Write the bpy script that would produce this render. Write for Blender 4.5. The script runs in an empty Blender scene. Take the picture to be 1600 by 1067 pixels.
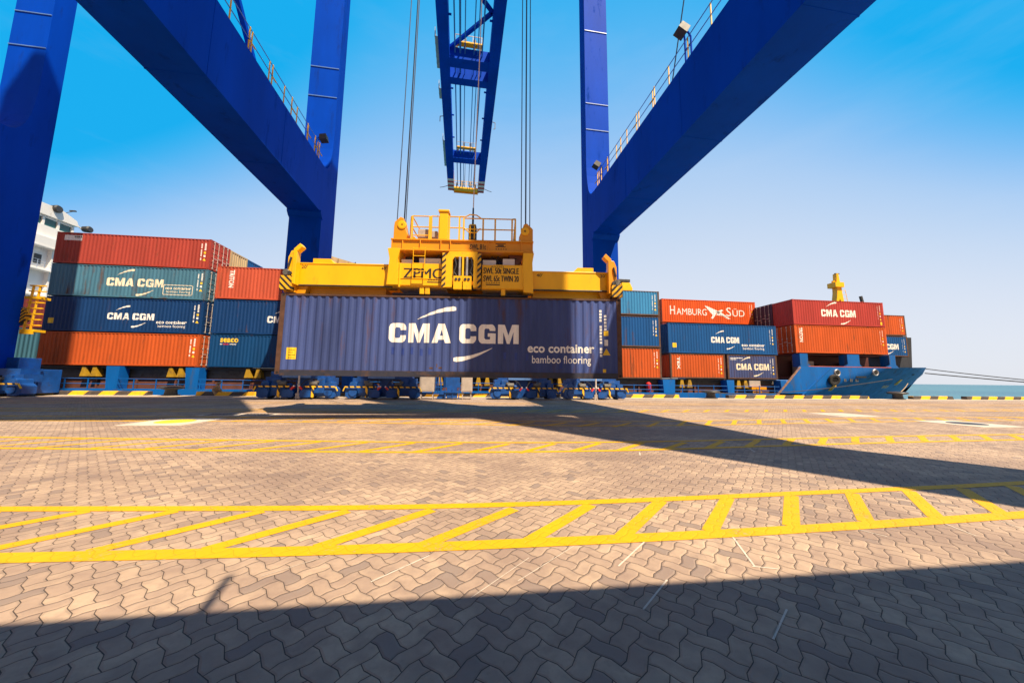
import bpy, bmesh, math, random
from mathutils import Vector, Matrix
from mathutils.geometry import tessellate_polygon
random.seed(7)
S = bpy.context.scene
C = S.collection
PI = math.pi
R = math.radians

# ------------------------------------------------------------------ camera, sky, sun, exposure
CAM_H = 1.3
cam = bpy.data.cameras.new('camera')
co = bpy.data.objects.new('camera', cam)
C.objects.link(co)
cam.lens = 11.925
cam.sensor_width = 36
cam.clip_start = 0.05
cam.clip_end = 30000
right = Vector((0.99344696, -0.11377013, 0.01093095))
down = Vector((0.02346049, 0.10938214, -0.99372287))
fwd = Vector((0.11186033, 0.98746742, 0.11133447))
m = Matrix((right, -down, -fwd)).transposed().to_4x4()
m.translation = (0, 0, CAM_H)
co.matrix_world = m
S.camera = co

SUN_EL = 56.0
sun_h = Vector((0.562, -0.827, 0)).normalized()
to_sun = Vector((sun_h.x * math.cos(R(SUN_EL)), sun_h.y * math.cos(R(SUN_EL)), math.sin(R(SUN_EL))))
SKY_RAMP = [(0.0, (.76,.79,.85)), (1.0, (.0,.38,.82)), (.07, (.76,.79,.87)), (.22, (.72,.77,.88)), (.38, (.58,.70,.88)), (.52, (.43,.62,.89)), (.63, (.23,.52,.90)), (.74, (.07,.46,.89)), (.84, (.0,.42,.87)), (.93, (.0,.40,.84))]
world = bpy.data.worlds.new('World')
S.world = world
world.use_nodes = True
wn, wl = world.node_tree.nodes, world.node_tree.links
wn.clear()
sky = wn.new('ShaderNodeTexSky')
sky.sky_type = 'NISHITA'
sky.sun_disc = False
sky.sun_elevation = R(SUN_EL)
sky.sun_rotation = math.atan2(sun_h.x, sun_h.y)
sky.air_density = 1.0
sky.dust_density = 1.0
sky.ozone_density = 1.6
hs = wn.new('ShaderNodeHueSaturation')
hs.inputs['Hue'].default_value = 0.485
hs.inputs['Saturation'].default_value = 1.3
bgn = wn.new('ShaderNodeBackground')
bgn.inputs['Strength'].default_value = 0.1
wo = wn.new('ShaderNodeOutputWorld')
wl.new(sky.outputs[0], hs.inputs['Color'])
# humid tropical air: pale horizon, strong blue higher up, a few thin streaks of cirrus
tcw = wn.new('ShaderNodeTexCoord')
spw = wn.new('ShaderNodeSeparateXYZ'); wl.new(tcw.outputs['Generated'], spw.inputs[0])
def wm(op, a, b=None):
    n = wn.new('ShaderNodeMath'); n.operation = op
    for k, v in enumerate((a, b)):
        if isinstance(v, bpy.types.NodeSocket): wl.new(v, n.inputs[k])
        elif v is not None: n.inputs[k].default_value = v
    return n.outputs[0]
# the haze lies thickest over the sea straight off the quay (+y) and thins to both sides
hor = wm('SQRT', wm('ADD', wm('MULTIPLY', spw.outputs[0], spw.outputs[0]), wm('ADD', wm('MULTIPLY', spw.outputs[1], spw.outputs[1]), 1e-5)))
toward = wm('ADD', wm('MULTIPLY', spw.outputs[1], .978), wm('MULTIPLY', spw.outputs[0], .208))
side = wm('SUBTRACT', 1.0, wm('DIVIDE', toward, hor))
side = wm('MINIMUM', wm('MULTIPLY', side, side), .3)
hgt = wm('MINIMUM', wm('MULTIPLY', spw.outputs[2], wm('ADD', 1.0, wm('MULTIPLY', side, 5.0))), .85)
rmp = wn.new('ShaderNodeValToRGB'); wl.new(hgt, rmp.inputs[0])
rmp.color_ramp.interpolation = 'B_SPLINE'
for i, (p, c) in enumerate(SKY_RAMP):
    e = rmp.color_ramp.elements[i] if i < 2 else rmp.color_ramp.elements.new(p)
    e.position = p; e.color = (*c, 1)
mpw = wn.new('ShaderNodeMapping'); mpw.inputs['Scale'].default_value = (1.2, 1.2, 5.0); mpw.inputs['Rotation'].default_value = (.25, .2, .4)
wl.new(tcw.outputs['Generated'], mpw.inputs[0])
nzw = wn.new('ShaderNodeTexNoise'); nzw.inputs['Scale'].default_value = 1.6; nzw.inputs['Detail'].default_value = 7; nzw.inputs['Roughness'].default_value = .6
wl.new(mpw.outputs[0], nzw.inputs['Vector'])
cmr = wn.new('ShaderNodeMapRange'); wl.new(nzw.outputs['Fac'], cmr.inputs[0])
for i, v in enumerate((.50, .78, 0, .10)): cmr.inputs[i + 1].default_value = v
mxc = wn.new('ShaderNodeMix'); mxc.data_type = 'RGBA'; wl.new(cmr.outputs[0], mxc.inputs[0]); wl.new(rmp.outputs[0], mxc.inputs[6]); mxc.inputs[7].default_value = (.72, .78, .88, 1)
zen = wn.new('ShaderNodeMapRange'); wl.new(spw.outputs[2], zen.inputs[0])      # zenith out of view, darkened to lower the fill light
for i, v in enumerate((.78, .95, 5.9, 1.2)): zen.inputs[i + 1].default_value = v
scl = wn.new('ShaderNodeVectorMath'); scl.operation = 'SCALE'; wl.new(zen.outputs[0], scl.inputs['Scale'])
sunside = wn.new('ShaderNodeMapRange'); sunside.interpolation_type = 'SMOOTHSTEP'      # warm sky added behind the camera to set the fill in the shade
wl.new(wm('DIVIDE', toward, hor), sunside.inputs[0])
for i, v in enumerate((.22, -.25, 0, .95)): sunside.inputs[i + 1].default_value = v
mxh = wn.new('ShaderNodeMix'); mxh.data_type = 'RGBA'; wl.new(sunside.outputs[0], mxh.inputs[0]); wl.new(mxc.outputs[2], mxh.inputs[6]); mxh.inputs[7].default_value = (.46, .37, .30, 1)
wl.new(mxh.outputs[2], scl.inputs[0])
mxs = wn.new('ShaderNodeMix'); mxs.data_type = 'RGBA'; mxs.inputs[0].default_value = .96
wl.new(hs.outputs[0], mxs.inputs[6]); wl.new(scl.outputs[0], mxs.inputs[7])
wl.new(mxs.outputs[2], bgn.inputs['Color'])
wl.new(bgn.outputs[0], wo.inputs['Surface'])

sun = bpy.data.lights.new('sun', 'SUN')
sun.energy = 5.0
sun.angle = R(0.5)
sun.color = (1.0, 0.83, 0.60)
so = bpy.data.objects.new('sun', sun)
C.objects.link(so)
so.location = (30, -50, 60)
so.rotation_euler = to_sun.to_track_quat('Z', 'Y').to_euler()

S.view_settings.view_transform = 'Standard'
S.view_settings.look = 'None'
S.view_settings.gamma = 1
S.view_settings.exposure = 0.8
S.cycles.max_bounces = 6

# ------------------------------------------------------------------ mesh helpers
class MB:
    def __init__(self):
        self.v, self.f, self.m = [], [], []
    def add(self, vs, fs, mi=0):
        o = len(self.v)
        self.v += [tuple(v) for v in vs]
        for f in fs:
            self.f.append([i + o for i in f]); self.m.append(mi)
        return self
    def box(self, x0, x1, y0, y1, z0, z1, mi=0):
        vs = [(x0,y0,z0),(x1,y0,z0),(x1,y1,z0),(x0,y1,z0),(x0,y0,z1),(x1,y0,z1),(x1,y1,z1),(x0,y1,z1)]
        return self.add(vs, [(0,3,2,1),(4,5,6,7),(0,1,5,4),(1,2,6,5),(2,3,7,6),(3,0,4,7)], mi)
    def prism(self, poly, axis, a, b, mi=0):
        n = len(poly)
        def p(q, t):
            return {'x': (t, q[0], q[1]), 'y': (q[0], t, q[1]), 'z': (q[0], q[1], t)}[axis]
        vs = [p(q, a) for q in poly] + [p(q, b) for q in poly]
        tris = tessellate_polygon([[Vector((q[0], q[1], 0)) for q in poly]])
        fs = [tuple(t) for t in tris] + [tuple(i + n for i in reversed(t)) for t in tris]
        fs += [(i, (i + 1) % n, (i + 1) % n + n, i + n) for i in range(n)]
        return self.add(vs, fs, mi)
    def tube(self, p, q, r0, r1=None, n=8, mi=0):
        p, q = Vector(p), Vector(q)
        r1 = r0 if r1 is None else r1
        d = (q - p)
        if d.length < 1e-6: return self
        d.normalize()
        a = d.orthogonal().normalized(); b = d.cross(a)
        vs = []
        for c, r in ((p, r0), (q, r1)):
            for i in range(n):
                t = 2 * PI * i / n
                vs.append(c + a * (r * math.cos(t)) + b * (r * math.sin(t)))
        fs = [(i, (i + 1) % n, (i + 1) % n + n, i + n) for i in range(n)]
        fs += [tuple(range(n - 1, -1, -1)), tuple(range(n, 2 * n))]
        return self.add(vs, fs, mi)
    def path(self, pts, r, n=6, mi=0):
        for a, b in zip(pts[:-1], pts[1:]): self.tube(a, b, r, None, n, mi)
        return self
    def bar(self, p, q, w, h, mi=0, up=(0, 0, 1)):
        p, q, up = Vector(p), Vector(q), Vector(up)
        d = (q - p).normalized()
        s = d.cross(up).normalized() * (w / 2); u = s.cross(d).normalized() * (h / 2)
        vs = [c + x for c in (p, q) for x in (-s - u, s - u, s + u, -s + u)]
        return self.add(vs, [(0,1,2,3),(7,6,5,4),(0,4,5,1),(1,5,6,2),(2,6,7,3),(3,7,4,0)], mi)
    def lathe(self, prof, c, n=16, mi=0, axis='z'):
        vs, fs = [], []
        for r, h in prof:
            for i in range(n):
                t = 2 * PI * i / n
                x, y = r * math.cos(t), r * math.sin(t)
                o = {'z': (x, y, h), 'y': (x, h, y), 'x': (h, x, y)}[axis]
                vs.append((c[0] + o[0], c[1] + o[1], c[2] + o[2]))
        for k in range(len(prof) - 1):
            for i in range(n):
                j = (i + 1) % n
                fs.append((k*n+i, k*n+j, (k+1)*n+j, (k+1)*n+i))
        fs += [tuple(range(n - 1, -1, -1)), tuple(range((len(prof)-1)*n, len(prof)*n))]
        return self.add(vs, fs, mi)
    def build(self, name, mats, parent=None, smooth=False, bevel=0):
        me = bpy.data.meshes.new(name)
        me.from_pydata(self.v, [], self.f)
        if not isinstance(mats, (list, tuple)): mats = [mats]
        for mt in mats: me.materials.append(mt)
        me.polygons.foreach_set('material_index', self.m)
        bm = bmesh.new(); bm.from_mesh(me)
        bmesh.ops.recalc_face_normals(bm, faces=bm.faces)
        bm.to_mesh(me); bm.free()
        o = bpy.data.objects.new(name, me)
        C.objects.link(o)
        if parent: o.parent = parent
        if smooth:
            me.polygons.foreach_set('use_smooth', [True] * len(me.polygons))
            md = o.modifiers.new('edges', 'EDGE_SPLIT'); md.split_angle = R(35)
        if bevel:
            md = o.modifiers.new('bevel', 'BEVEL'); md.width = bevel; md.segments = 2; md.limit_method = 'ANGLE'; md.angle_limit = R(40)
        return o

def thing(name, label, cat, loc=(0,0,0), rz=0, group=None):
    o = bpy.data.objects.new(name, None)
    C.objects.link(o)
    o.empty_display_size = 0.3
    o.location = loc; o.rotation_euler = (0, 0, rz)
    return tag(o, label, cat, group)
def tag(o, label, cat, group=None):
    o['label'] = label; o['category'] = cat
    if group: o['group'] = group
    return o
def struct(o, kind='structure'):
    o['kind'] = kind
    return o
def copy_tree(o, parent=None, skip=()):
    c = o.copy(); C.objects.link(c)
    c.parent = parent
    for ch in list(o.children):
        if ch.name.split('.')[0] in skip: continue
        copy_tree(ch, c, skip)
    return c

# ------------------------------------------------------------------ materials
class NT:
    """small node-tree writer"""
    def __init__(self, tree): self.t, self.n, self.l = tree, tree.nodes, tree.links
    def new(self, kind, **kw):
        n = self.n.new(kind)
        for k, v in kw.items(): setattr(n, k, v)
        return n
    def put(self, sock, v):
        if isinstance(v, bpy.types.NodeSocket): self.l.new(v, sock)
        elif v is not None: sock.default_value = v
    def M(self, op, a, b=None, c=None):
        n = self.new('ShaderNodeMath', operation=op)
        for i, v in enumerate((a, b, c)): self.put(n.inputs[i], v)
        return n.outputs[0]
    def mix(self, f, a, b):
        n = self.new('ShaderNodeMix', data_type='RGBA')
        self.put(n.inputs[0], f)
        self.put(n.inputs[6], a if isinstance(a, bpy.types.NodeSocket) else (*a, 1))
        self.put(n.inputs[7], b if isinstance(b, bpy.types.NodeSocket) else (*b, 1))
        return n.outputs[2]
    def fmix(self, f, a, b):
        n = self.new('ShaderNodeMix', data_type='FLOAT')
        self.put(n.inputs[0], f); self.put(n.inputs[2], a); self.put(n.inputs[3], b)
        return n.outputs[0]
    def ramp(self, v, a, b, lo=0.0, hi=1.0, smooth=False):
        n = self.new('ShaderNodeMapRange')
        if smooth: n.interpolation_type = 'SMOOTHSTEP'
        for i, x in enumerate((v, a, b, lo, hi)): self.put(n.inputs[i], x)
        return n.outputs[0]
    def noise(self, vec, scale, detail=4, rough=0.55, stretch=None):
        if stretch:
            mp = self.new('ShaderNodeMapping'); mp.inputs['Scale'].default_value = stretch
            self.put(mp.inputs['Vector'], vec); vec = mp.outputs[0]
        n = self.new('ShaderNodeTexNoise')
        self.put(n.inputs['Vector'], vec); n.inputs['Scale'].default_value = scale
        n.inputs['Detail'].default_value = detail; n.inputs['Roughness'].default_value = rough
        return n.outputs['Fac']

def base_mat(name):
    mt = bpy.data.materials.new(name); mt.use_nodes = True
    nt = NT(mt.node_tree)
    bs = mt.node_tree.nodes['Principled BSDF']
    return mt, nt, bs
def obj_vec(nt):
    tc = nt.new('ShaderNodeTexCoord'); oi = nt.new('ShaderNodeObjectInfo')
    a = nt.new('ShaderNodeVectorMath', operation='ADD')
    sc = nt.M('MULTIPLY', oi.outputs['Random'], 60.0)
    cb = nt.new('ShaderNodeCombineXYZ')
    for i in range(3): nt.put(cb.inputs[i], sc)
    nt.put(a.inputs[0], tc.outputs['Object']); nt.put(a.inputs[1], cb.outputs[0])
    return a.outputs[0]
def lin(h):
    h = h.lstrip('#'); r = []
    for i in (0, 2, 4):
        c = int(h[i:i+2], 16) / 255
        r.append(c / 12.92 if c <= .04045 else ((c + .055) / 1.055) ** 2.4)
    return tuple(r)
def paint(name, col, rough=.42, var=.18, scale=1.3, dirt=None, amt=0.0, streak=None, dscale=2.2, metal=0, bump=0, spec=.5):
    mt, nt, bs = base_mat(name)
    v = obj_vec(nt)
    n1 = nt.noise(v, scale, 5, .6, streak)
    k = nt.ramp(n1, .3, .7)
    c = nt.mix(k, tuple(x * (1 - var) for x in col), tuple(min(1, x * (1 + var)) for x in col))
    if dirt:
        n2 = nt.noise(v, dscale, 8, .68, streak)
        d = nt.ramp(n2, .66 - amt * .35, .78 - amt * .2)
        c = nt.mix(d, c, dirt)
        nt.put(bs.inputs['Roughness'], nt.ramp(d, 0, 1, rough, min(1, rough + .3)))
    else:
        nt.put(bs.inputs['Roughness'], nt.ramp(n1, .3, .7, rough * .85, min(1, rough * 1.2)))
    nt.put(bs.inputs['Base Color'], c)
    bs.inputs['Metallic'].default_value = metal
    bs.inputs['Specular IOR Level'].default_value = spec
    if bump:
        b = nt.new('ShaderNodeBump'); b.inputs['Strength'].default_value = bump; b.inputs['Distance'].default_value = .02
        nt.put(b.inputs['Height'], nt.noise(v, scale * 9, 4)); nt.put(bs.inputs['Normal'], b.outputs[0])
    return mt
def stripes(name, a, b, period, dirx=1.0, dirz=1.0, duty=.5, off=0.0):
    mt, nt, bs = base_mat(name)
    tc = nt.new('ShaderNodeTexCoord'); sp = nt.new('ShaderNodeSeparateXYZ')
    nt.put(sp.inputs[0], tc.outputs['Object'])
    t = nt.M('ADD', nt.M('MULTIPLY', sp.outputs[0], dirx), nt.M('MULTIPLY', sp.outputs[2], dirz))
    fr = nt.M('FRACT', nt.M('ADD', nt.M('DIVIDE', t, period), 100.0 + off))
    s = nt.M('LESS_THAN', fr, duty)
    n = nt.noise(tc.outputs['Object'], 6, 6, .65)
    c = nt.mix(s, b, a)
    c = nt.mix(nt.ramp(n, .5, .75, 0, .55), c, (.16, .13, .10))
    nt.put(bs.inputs['Base Color'], c); bs.inputs['Roughness'].default_value = .55
    return mt

YEL = (.86, .47, .004)
M_ = {}
M_['crane'] = paint('crane blue paint', (.0, .055, .48), .6, .18, .35, (.004, .035, .26), .24, (1, 1, .22), 1.6, bump=.05, spec=.04)
M_['crane_seam'] = paint('crane weld seam', (.10, .22, .52), .4, .1)
M_['bogie'] = paint('bogie blue paint', (.002, .065, .29), .5, .25, 3, (.03, .03, .04), .25, None, 5)
M_['ship_blue'] = paint('ship hull blue', (.003, .108, .40), .45, .22, .6, (.05, .075, .13), .36, (1, 1, .18), 1.6, spec=.3)
M_['yellow'] = paint('spreader yellow', (.92, .48, .004), .38, .10, .8, (.55, .26, .01), .18, (1, 1, .5), 2.5)
M_['yellow_b'] = paint('bright machine yellow', (.92, .49, .004), .4, .1, 2, (.2, .1, .02), .1)
M_['orange_y'] = paint('headblock orange yellow', (.74, .295, .004), .4, .1, 1.0, (.5, .22, .02), .15)
M_['rail_y'] = paint('railing yellow', (.85, .46, .02), .45, .1)
M_['black'] = paint('black rubber', (.018, .018, .02), .7, .2, 4)
M_['dark'] = paint('dark steel', (.035, .035, .04), .5, .3, 4)
M_['void'] = paint('dark opening', (.012, .012, .014), .8, .2)  # flat dark faces stand in for the shade inside holes
M_['steel'] = paint('galvanised steel', (.38, .38, .40), .4, .2, 4, metal=.6)
M_['rod'] = paint('pale lock rod', (.50, .45, .42), .45, .2, 3)
M_['greybox'] = paint('grey cabinet', (.42, .36, .32), .5, .12, 3)
M_['white'] = paint('ship white', (.78, .76, .74), .45, .06, .6, (.5, .42, .34), .15, (1, 1, .3), 1.0)
M_['letter'] = paint('white lettering', (.86, .84, .80), .5, .06, 2, (.55, .48, .38), .12, None, 5)
M_['cream'] = paint('cream lettering', (.85, .74, .55), .5, .06, 2, (.5, .40, .28), .15, None, 5)
M_['blacktext'] = paint('black lettering', (.02, .018, .015), .6, .1)
M_['tag_y'] = paint('yellow sticker', (.85, .55, .02), .5, .1, 3)
M_['stool'] = paint('shaded deck yellow', (.42, .24, .01), .6, .2, 3, (.12, .07, .03), .4)  # yellow darkened to imitate shade below the stacks, with brown grime over it
M_['red'] = paint('red plastic', (.62, .02, .02), .4, .1)
M_['glass'] = paint('bridge glass', (.01, .10, .11), .08, .1)
M_['rope'] = paint('wire rope', (.02, .03, .06), .5, .1)
M_['rope_l'] = paint('pale cable', (.62, .50, .42), .6, .1)
M_['hemp'] = paint('mooring rope', (.05, .045, .05), .8, .2, 8)
M_['hemp_l'] = paint('tan rope', (.42, .30, .18), .9, .2, 8)
M_['brown'] = paint('brown deck steel', (.13, .045, .025), .55, .25, 1.5, (.05, .03, .02), .3)
M_['deckred'] = paint('dark red bulkhead', (.09, .022, .018), .6, .2, 1)
M_['coam'] = paint('grey coaming', (.12, .115, .11), .6, .25, 1.5, (.07, .04, .03), .3)
M_['deck'] = paint('ship deck', (.10, .05, .04), .7, .2, 1)
M_['conc'] = paint('pale concrete', (.56, .48, .40), .8, .14, 2, (.36, .30, .25), .2, None, 4, bump=.15)
M_['quayface'] = paint('quay concrete', (.25, .23, .20), .85, .2, 1)
M_['tyre'] = paint('old tyre rubber', (.035, .033, .033), .8, .3, 5)
M_['hazard'] = stripes('hazard stripes', (.85, .45, .006), (.02, .018, .015), .22, 1, -1, .52)
M_['hazard_m'] = stripes('hazard stripes mirrored', (.85, .45, .006), (.02, .018, .015), .22, 1, 1, .52)
M_['kerb'] = stripes('kerb stripes', (.84, .45, .006), (.055, .045, .04), 1.72, 1, -.9, .52)
M_['barstripe'] = stripes('bumper bar stripes', (.9, .5, .01), (.02, .02, .02), .36, 1, .6, .6)
M_['redwhite'] = None
def make_redwhite():
    mt, nt, bs = base_mat('red white stripes')
    tc = nt.new('ShaderNodeTexCoord'); sp = nt.new('ShaderNodeSeparateXYZ')
    nt.put(sp.inputs[0], tc.outputs['Object'])
    fr = nt.M('FRACT', nt.M('DIVIDE', sp.outputs[1], 1.15))
    nt.put(bs.inputs['Base Color'], nt.mix(nt.M('LESS_THAN', fr, .5), (.62, .62, .64), (.42, .02, .03)))
    return mt
M_['redwhite'] = make_redwhite()

# interlocking zigzag pavers, laid in a 45 degree herringbone (one paver 225 x 112 mm)
def paver_group():
    g = bpy.data.node_groups.new('zigzag pavers', 'ShaderNodeTree')
    for nm, ty in (('Height', 'NodeSocketFloat'), ('Joint', 'NodeSocketFloat'), ('Random', 'NodeSocketFloat'), ('Colour', 'NodeSocketColor')):
        g.interface.new_socket(nm, in_out='OUTPUT', socket_type=ty)
    nt = NT(g)
    out = nt.new('NodeGroupOutput')
    geo = nt.new('ShaderNodeNewGeometry')
    sp = nt.new('ShaderNodeSeparateXYZ'); nt.put(sp.inputs[0], geo.outputs['Position'])
    x, y = sp.outputs[0], sp.outputs[1]
    k = math.sqrt(.5) / .093
    M = nt.M
    wob = nt.noise(geo.outputs['Position'], 1.1, 2)
    u0 = M('ADD', M('MULTIPLY', M('ADD', x, y), k), M('MULTIPLY', wob, .35))
    v0 = M('ADD', M('MULTIPLY', M('SUBTRACT', y, x), k), M('MULTIPLY', wob, -.3))
    def zig(t):   # a softened zigzag wave: each long side of a paver makes one S, each end one bow
        return M('ADD', M('MULTIPLY', M('SUBTRACT', M('PINGPONG', M('ADD', t, .5), 1.0), .5), .20), M('MULTIPLY', M('SINE', M('MULTIPLY', t, PI)), .004))
    u = M('ADD', u0, zig(v0)); v = M('ADD', v0, zig(u0))
    i, j = M('FLOOR', u), M('FLOOR', v)
    kk = M('FLOORED_MODULO', M('ADD', M('SUBTRACT', i, j), .25), 4.0)
    kk = M('FLOOR', kk)
    H = M('LESS_THAN', kk, 1.5)
    oi = M('SUBTRACT', i, M('MULTIPLY', kk, H))
    nH = M('SUBTRACT', 1.0, H)
    oj = M('SUBTRACT', j, M('MULTIPLY', M('SUBTRACT', 3.0, kk), nH))
    du, dv = M('SUBTRACT', u, oi), M('SUBTRACT', v, oj)
    a = nt.fmix(H, dv, du); b = nt.fmix(H, du, dv)
    e = M('MINIMUM', M('MINIMUM', a, M('SUBTRACT', 2.0, a)), M('MINIMUM', b, M('SUBTRACT', 1.0, b)))
    cb = nt.new('ShaderNodeCombineXYZ')
    nt.put(cb.inputs[0], oi); nt.put(cb.inputs[1], oj); nt.put(cb.inputs[2], H)
    wnz = nt.new('ShaderNodeTexWhiteNoise', noise_dimensions='3D'); nt.put(wnz.inputs['Vector'], cb.outputs[0])
    rnd = wnz.outputs['Value']
    spr = nt.new('ShaderNodeSeparateColor'); nt.put(spr.inputs[0], wnz.outputs['Color'])
    n_f = nt.noise(geo.outputs['Position'], 38, 6, .7)
    n_m = nt.noise(geo.outputs['Position'], 7, 5, .6)
    n_l = nt.noise(geo.outputs['Position'], .55, 6, .62)
    jn = nt.ramp(M('ADD', e, M('MULTIPLY', M('SUBTRACT', n_f, .5), .03)), .013, .036, 1, 0, True)
    edge = nt.ramp(e, .02, .15, 0, 1, True)
    # each paver is laid a little out of level
    tilt = M('ADD', M('MULTIPLY', M('SUBTRACT', a, 1.0), M('SUBTRACT', spr.outputs[0], .5)), M('MULTIPLY', M('SUBTRACT', b, .5), M('SUBTRACT', spr.outputs[1], .5)))
    h = M('ADD', M('MULTIPLY', edge, .8), M('ADD', M('MULTIPLY', n_f, .22), M('ADD', M('MULTIPLY', n_m, .35), M('MULTIPLY', tilt, .35))))
    h = M('SUBTRACT', h, M('MULTIPLY', jn, .8))
    nt.put(out.inputs['Height'], h); nt.put(out.inputs['Joint'], jn); nt.put(out.inputs['Random'], rnd)
    c = nt.mix(nt.ramp(rnd, .1, .95), PAV_A, PAV_B)
    c = nt.mix(nt.M('GREATER_THAN', spr.outputs[2], .90), c, PAV_D)
    c = nt.mix(nt.ramp(n_m, .40, .70, 0, .6), c, PAV_C)
    c = nt.mix(nt.ramp(n_l, .44, .62, 0, .75), c, PAV_C)
    n_t = nt.noise(geo.outputs['Position'], .9, 5, .62, (.16, 1.5, 1))      # tyre traffic along the quay
    c = nt.mix(nt.ramp(n_t, .50, .70, 0, .5), c, (.20, .14, .115))
    n_s = nt.noise(geo.outputs['Position'], 1.9, 6, .7)                      # oil and rubber smudges
    c = nt.mix(nt.ramp(n_s, .62, .76, 0, .55), c, (.10, .085, .085))
    c = nt.mix(nt.ramp(n_f, .55, .8, 0, .3), c, (.09, .075, .065))
    c = nt.mix(M('MULTIPLY', jn, .9), c, (.035, .028, .024))
    nt.put(out.inputs['Colour'], c)
    return g
PAV_A, PAV_B, PAV_C, PAV_D = (.51, .37, .26), (.385, .275, .205), (.25, .175, .14), (.27, .205, .17)
PG = paver_group()
def paver_mat(name, over=None):
    mt, nt, bs = base_mat(name)
    g = nt.new('ShaderNodeGroup'); g.node_tree = PG
    c = g.outputs['Colour']
    if over:
        geo = nt.new('ShaderNodeNewGeometry')
        w = nt.noise(geo.outputs['Position'], 26, 7, .7); w2 = nt.noise(geo.outputs['Position'], 2.4, 4, .6)
        worn = nt.ramp(nt.M('ADD', w, nt.M('MULTIPLY', nt.M('SUBTRACT', w2, .5), .6)), .60, .74, 0, .7)
        pc = nt.mix(nt.ramp(w2, .35, .7), over, tuple(t * .86 for t in over))
        pc = nt.mix(nt.M('MULTIPLY', g.outputs['Joint'], .3), pc, tuple(t * .25 for t in over))
        c = nt.mix(worn, pc, c)
    nt.put(bs.inputs['Base Color'], c)
    bs.inputs['Roughness'].default_value = .72 if over else .78
    bs.inputs['Specular IOR Level'].default_value = .35
    b = nt.new('ShaderNodeBump'); b.inputs['Strength'].default_value = .48 if not over else .2; b.inputs['Distance'].default_value = .012
    nt.put(b.inputs['Height'], g.outputs['Height']); nt.put(bs.inputs['Normal'], b.outputs[0])
    return mt
M_['pavers'] = paver_mat('interlocking pavers')
M_['linepaint'] = paver_mat('yellow line paint', (.74, .38, .001))
M_['chalk'] = paver_mat('chalk', (.66, .57, .47))

def water_mat():
    mt, nt, bs = base_mat('sea water')
    geo = nt.new('ShaderNodeNewGeometry')
    n = nt.noise(geo.outputs['Position'], .35, 6, .6, (.35, 1, 1)); n2 = nt.noise(geo.outputs['Position'], .012, 4, .5, (.3, 1, 1))
    nt.put(bs.inputs['Base Color'], nt.mix(nt.ramp(n2, .35, .65), (.012, .105, .16), (.03, .16, .21)))
    bs.inputs['Roughness'].default_value = .32
    b = nt.new('ShaderNodeBump'); b.inputs['Strength'].default_value = .9; b.inputs['Distance'].default_value = .5
    nt.put(b.inputs['Height'], n); nt.put(bs.inputs['Normal'], b.outputs[0])
    return mt
M_['water'] = water_mat()

# ------------------------------------------------------------------ setting
QY = 25.5
b = MB()
b.add([(-400,-120,0),(400,-120,0),(400,QY,0),(-400,QY,0)], [(0,1,2,3)])
struct(b.build('pavement', M_['pavers']))
b = MB()
b.add([(-400,QY-.002,0),(400,QY-.002,0),(400,QY,-5),(-400,QY,-5)], [(3,2,1,0)])
struct(b.build('quay_wall', M_['quayface']))
b = MB()
b.add([(-400,24.2,.004),(400,24.2,.004),(400,QY,.004),(-400,QY,.004)], [(0,1,2,3)])
struct(b.build('quay_coping', M_['conc']))
b = MB()
b.add([(-9000,QY,-2.4),(9000,QY,-2.4),(9000,14000,-2.4),(-9000,14000,-2.4)], [(0,1,2,3)])
struct(b.build('sea', M_['water']))

def strip(mb, pts, w, z=.004):
    """flat painted strip along a polyline"""
    L, Rr = [], []
    for i, p in enumerate(pts):
        a = Vector(pts[max(i - 1, 0)]); c = Vector(pts[min(i + 1, len(pts) - 1)])
        d = (c - a).normalized(); n = Vector((-d.y, d.x)) * (w / 2)
        L.append((p[0] + n.x, p[1] + n.y, z)); Rr.append((p[0] - n.x, p[1] - n.y, z))
    n = len(pts)
    mb.add(L + Rr, [(i, n + i, n + i + 1, i + 1) for i in range(n - 1)])
def interp(pts, x):
    if x <= pts[0][0]: return pts[0][1] + (x - pts[0][0]) * (pts[1][1] - pts[0][1]) / (pts[1][0] - pts[0][0])
    for a, c in zip(pts[:-1], pts[1:]):
        if x <= c[0]: return a[1] + (c[1] - a[1]) * (x - a[0]) / (c[0] - a[0])
    return pts[-1][1]
def smooth_line(pts, x0, x1, n=60):
    out = []
    for i in range(n + 1):
        x = x0 + (x1 - x0) * i / n
        w = (x1 - x0) / 14
        out.append((x, sum(interp(pts, x + w * k / 4) for k in range(-4, 5)) / 9))
    return out
def lane(lo, hi, x0, x1, wl, start, step, slant, wr, name, rungs=True):
    mb = MB()
    strip(mb, smooth_line(lo, x0, x1), wl * (1.15 if wl < .132 and slant == .80 else 1), .004)
    strip(mb, smooth_line(hi, x0, x1), wl, .004)
    if rungs:
        x = start
        while x < x1 - slant - .2:
            if x > x0:
                a = (x, interp(lo, x) + wl / 2 - .01); c = (x + slant, interp(hi, x + slant) - wl / 2 + .01)
                strip(mb, [a, c], wr, .0035)
            x += step
    return struct(mb.build(name, M_['linepaint']))
lane([(-9,3.25),(-3.3,2.96),(-2.2,2.9),(-.9,2.85),(.4,2.8),(1.8,2.85),(3.4,2.90),(5.5,2.96),(9,3.2)],
     [(-9,4.3),(-4.5,3.99),(-2.9,3.86),(-1.2,3.71),(.5,3.62),(2.4,3.74),(5,3.80),(7.3,3.88),(10,4.1)], -16, 15, .13, -2.8 - .815 * 16, .815, .80, .13, 'yellow_lane_marking')
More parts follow.
